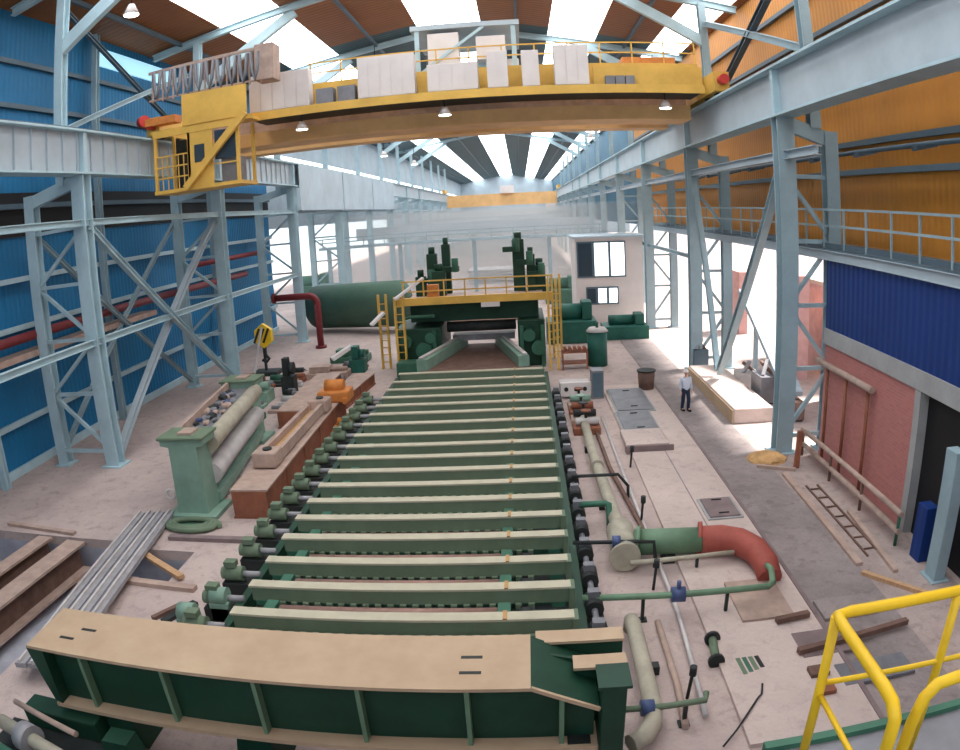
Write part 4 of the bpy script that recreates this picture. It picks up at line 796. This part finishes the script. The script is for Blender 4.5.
B().tube([(4.2, 1.97, 6.69), (1.75, 1.97, 6.69), (1.66, 1.97, 6.68), (1.6, 1.96, 6.63), (1.57, 1.95, 6.5), (1.55, 1.93, 5.6)], ra, 12).out('gate_rail', 'yellow2', t)
t = T('viewing_platform', 'grey viewing platform with dark green edge under the yellow guard rail', 'platform', (3, 2, 5.5))
B().bx(1.3, 4.6, -1, 2.86, 5.5, 5.58).out('deck', 'plate', t); B().bx(1.3, 4.6, 2.86, 2.92, 5.42, 5.62).out('edge_plate', 'mgreen', t)
for x in (1.5, 4.4): B().bar((x, .3, 0), (x, .3, 5.5), .2).out('support_leg', 'mgreen', t)

# ================================================================ PERSON
def skin(name, pts, edges, rad, m, parent, root=0):
    me = bpy.data.meshes.new(name); me.from_pydata([Vector(p) for p in pts], edges, []); me.materials.append(M[m])
    o = bpy.data.objects.new(name, me); C.objects.link(o); o.parent = parent
    md = o.modifiers.new('skin', 'SKIN'); md.use_smooth_shade = True
    for i, r in enumerate(rad):
        v = me.skin_vertices[0].data[i]; v.radius = (r, r) if not isinstance(r, tuple) else r; v.use_root = (i == root)
    s = o.modifiers.new('sub', 'SUBSURF'); s.levels = 1; s.render_levels = 2
    return o
px, py = 6.66, 28.55
per = T('person', 'person in pale shirt and dark trousers walking along the road', 'person', (px, py, .03))
per.rotation_euler = (0, 0, .25)
P_, E_, R_ = [], [], []
def ad(p, r, to=None):
    P_.append(p); R_.append(r)
    if to is not None: E_.append((to, len(P_)-1))
    return len(P_)-1
pel = ad((0,0,.95), (.15,.11)); wst = ad((0,0,1.12), (.135,.1), pel); ch = ad((0,0,1.3), (.165,.115), wst); nk0 = ad((0,0,1.46), (.07,.07), ch)
nk = ad((0,-.01,1.54), .052, nk0); hd = ad((0,-.02,1.62), (.075,.09), nk); tp = ad((0,-.015,1.72), (.07,.085), hd)
ad((0,-.115,1.625), .018, hd)
for s in (-1, 1):
    h = ad((s*.1,0,.9), .095, pel); k = ad((s*.11,-.03-.05*s,.5), .062, h); a = ad((s*.11,.04-.08*s,.09), .042, k); ad((s*.125,-.14-.08*s,.05), .04, a)
    sh = ad((s*.2,0,1.41), .062, ch); el = ad((s*.255,.03,1.13), .045, sh); wr_ = ad((s*.265,-.05,.9), .032, el); hn = ad((s*.265,-.075,.83), (.022,.04), wr_)
    for j, (dy, L_) in enumerate(((-.032,.075),(-.011,.085),(.011,.08),(.03,.062))):
        f1 = ad((s*.263,-.078+dy,.785), .0095, hn); f2 = ad((s*.255,-.085+dy,.785-L_*.55), .0085, f1); ad((s*.243,-.09+dy,.785-L_), .0075, f2)
    th = ad((s*.25,-.115,.83), .011, hn); ad((s*.24,-.135,.79), .009, th)
skin('body', P_, E_, R_, 'skin', per)
# clothing
pts = [(0,0,.84),(0,0,1.1),(0,0,1.3),(0,0,1.44)]; ed = [(0,1),(1,2),(2,3)]; rd = [(.21,.16),(.185,.145),(.2,.145),(.085,.08)]
for s in (-1, 1):
    n = len(pts); pts += [(s*.205,0,1.41),(s*.255,.03,1.13),(s*.265,-.045,.93)]; rd += [.076,.06,.045]; ed += [(2,n),(n,n+1),(n+1,n+2)]
skin('shirt', pts, ed, rd, 'shirt', per)
pts = [(0,0,1.1),(0,0,.94)]; ed = [(0,1)]; rd = [(.17,.135),(.175,.14)]
for s in (-1, 1):
    n = len(pts); pts += [(s*.1,0,.88),(s*.11,-.03-.05*s,.5),(s*.11,.045-.08*s,.05)]; rd += [.115,.088,.075]; ed += [(1,n),(n,n+1),(n+1,n+2)]
skin('trousers', pts, ed, rd, 'trousers', per)
hb = bmesh.new(); bmesh.ops.create_uvsphere(hb, u_segments=18, v_segments=10, radius=.118)
for v in list(hb.verts):
    if v.co.z < -.012: hb.verts.remove(v)
b = B(); b.bm.free(); b.bm = hb
for v in hb.verts: v.co = Vector((v.co.x*.95, v.co.y*1.12-.01, v.co.z*.95+1.69))
me = bpy.data.meshes.new('helmet'); hb.to_mesh(me); hb.free(); me.materials.append(M['helmet'])
for f in me.polygons: f.use_smooth = True
ho = bpy.data.objects.new('helmet', me); C.objects.link(ho); ho.parent = per
for s in (-1, 1):
    for nm, r, p, m in (('eye', .012, (s*.034, -.108, 1.645), 'black'), ('ear', .024, (s*.082, -.01, 1.625), 'skin')):
        e = B().blob(p, r, 1, (1, 1, 1.2)); me = bpy.data.meshes.new(nm); e.bm.to_mesh(me); e.bm.free(); me.materials.append(M[m]); o = bpy.data.objects.new(nm, me); C.objects.link(o); o.parent = per
    e = B().bx(s*.11-.05, s*.11+.05, -.2-.08*s, .09-.08*s, 0, .085); bmesh.ops.recalc_face_normals(e.bm, faces=e.bm.faces)
    me = bpy.data.meshes.new('shoe'); e.bm.to_mesh(me); e.bm.free(); me.materials.append(M['black']); o = bpy.data.objects.new('shoe', me); C.objects.link(o); o.parent = per
    bv = o.modifiers.new('bevel', 'BEVEL'); bv.width = .03; bv.segments = 3
e = B().bx(-.035, .035, -.112, -.1, 1.578, 1.588); me = bpy.data.meshes.new('mouth'); e.bm.to_mesh(me); e.bm.free(); me.materials.append(M['redl']); o = bpy.data.objects.new('mouth', me); C.objects.link(o); o.parent = per

# ================================================================ HAZE VOLUME added for the washed-out glow of the far bays
hm = bpy.data.materials.new('glow_haze'); hm.use_nodes = True; hn_ = hm.node_tree.nodes; hn_.remove(hn_['Principled BSDF'])
vs = hn_.new('ShaderNodeVolumeScatter'); vs.inputs['Color'].default_value = (.93, .96, 1, 1); vs.inputs['Density'].default_value = .018; vs.inputs['Anisotropy'].default_value = .3
hm.node_tree.links.new(vs.outputs[0], hn_['Material Output'].inputs['Volume'])
ho_ = B().bx(XL+.3, XR-.3, 60, YF-1, .02, 9.2).out('glow_haze', hm); tag(ho_, 'thin haze added for the bright glow of the far bays', 'haze', None, 'stuff')
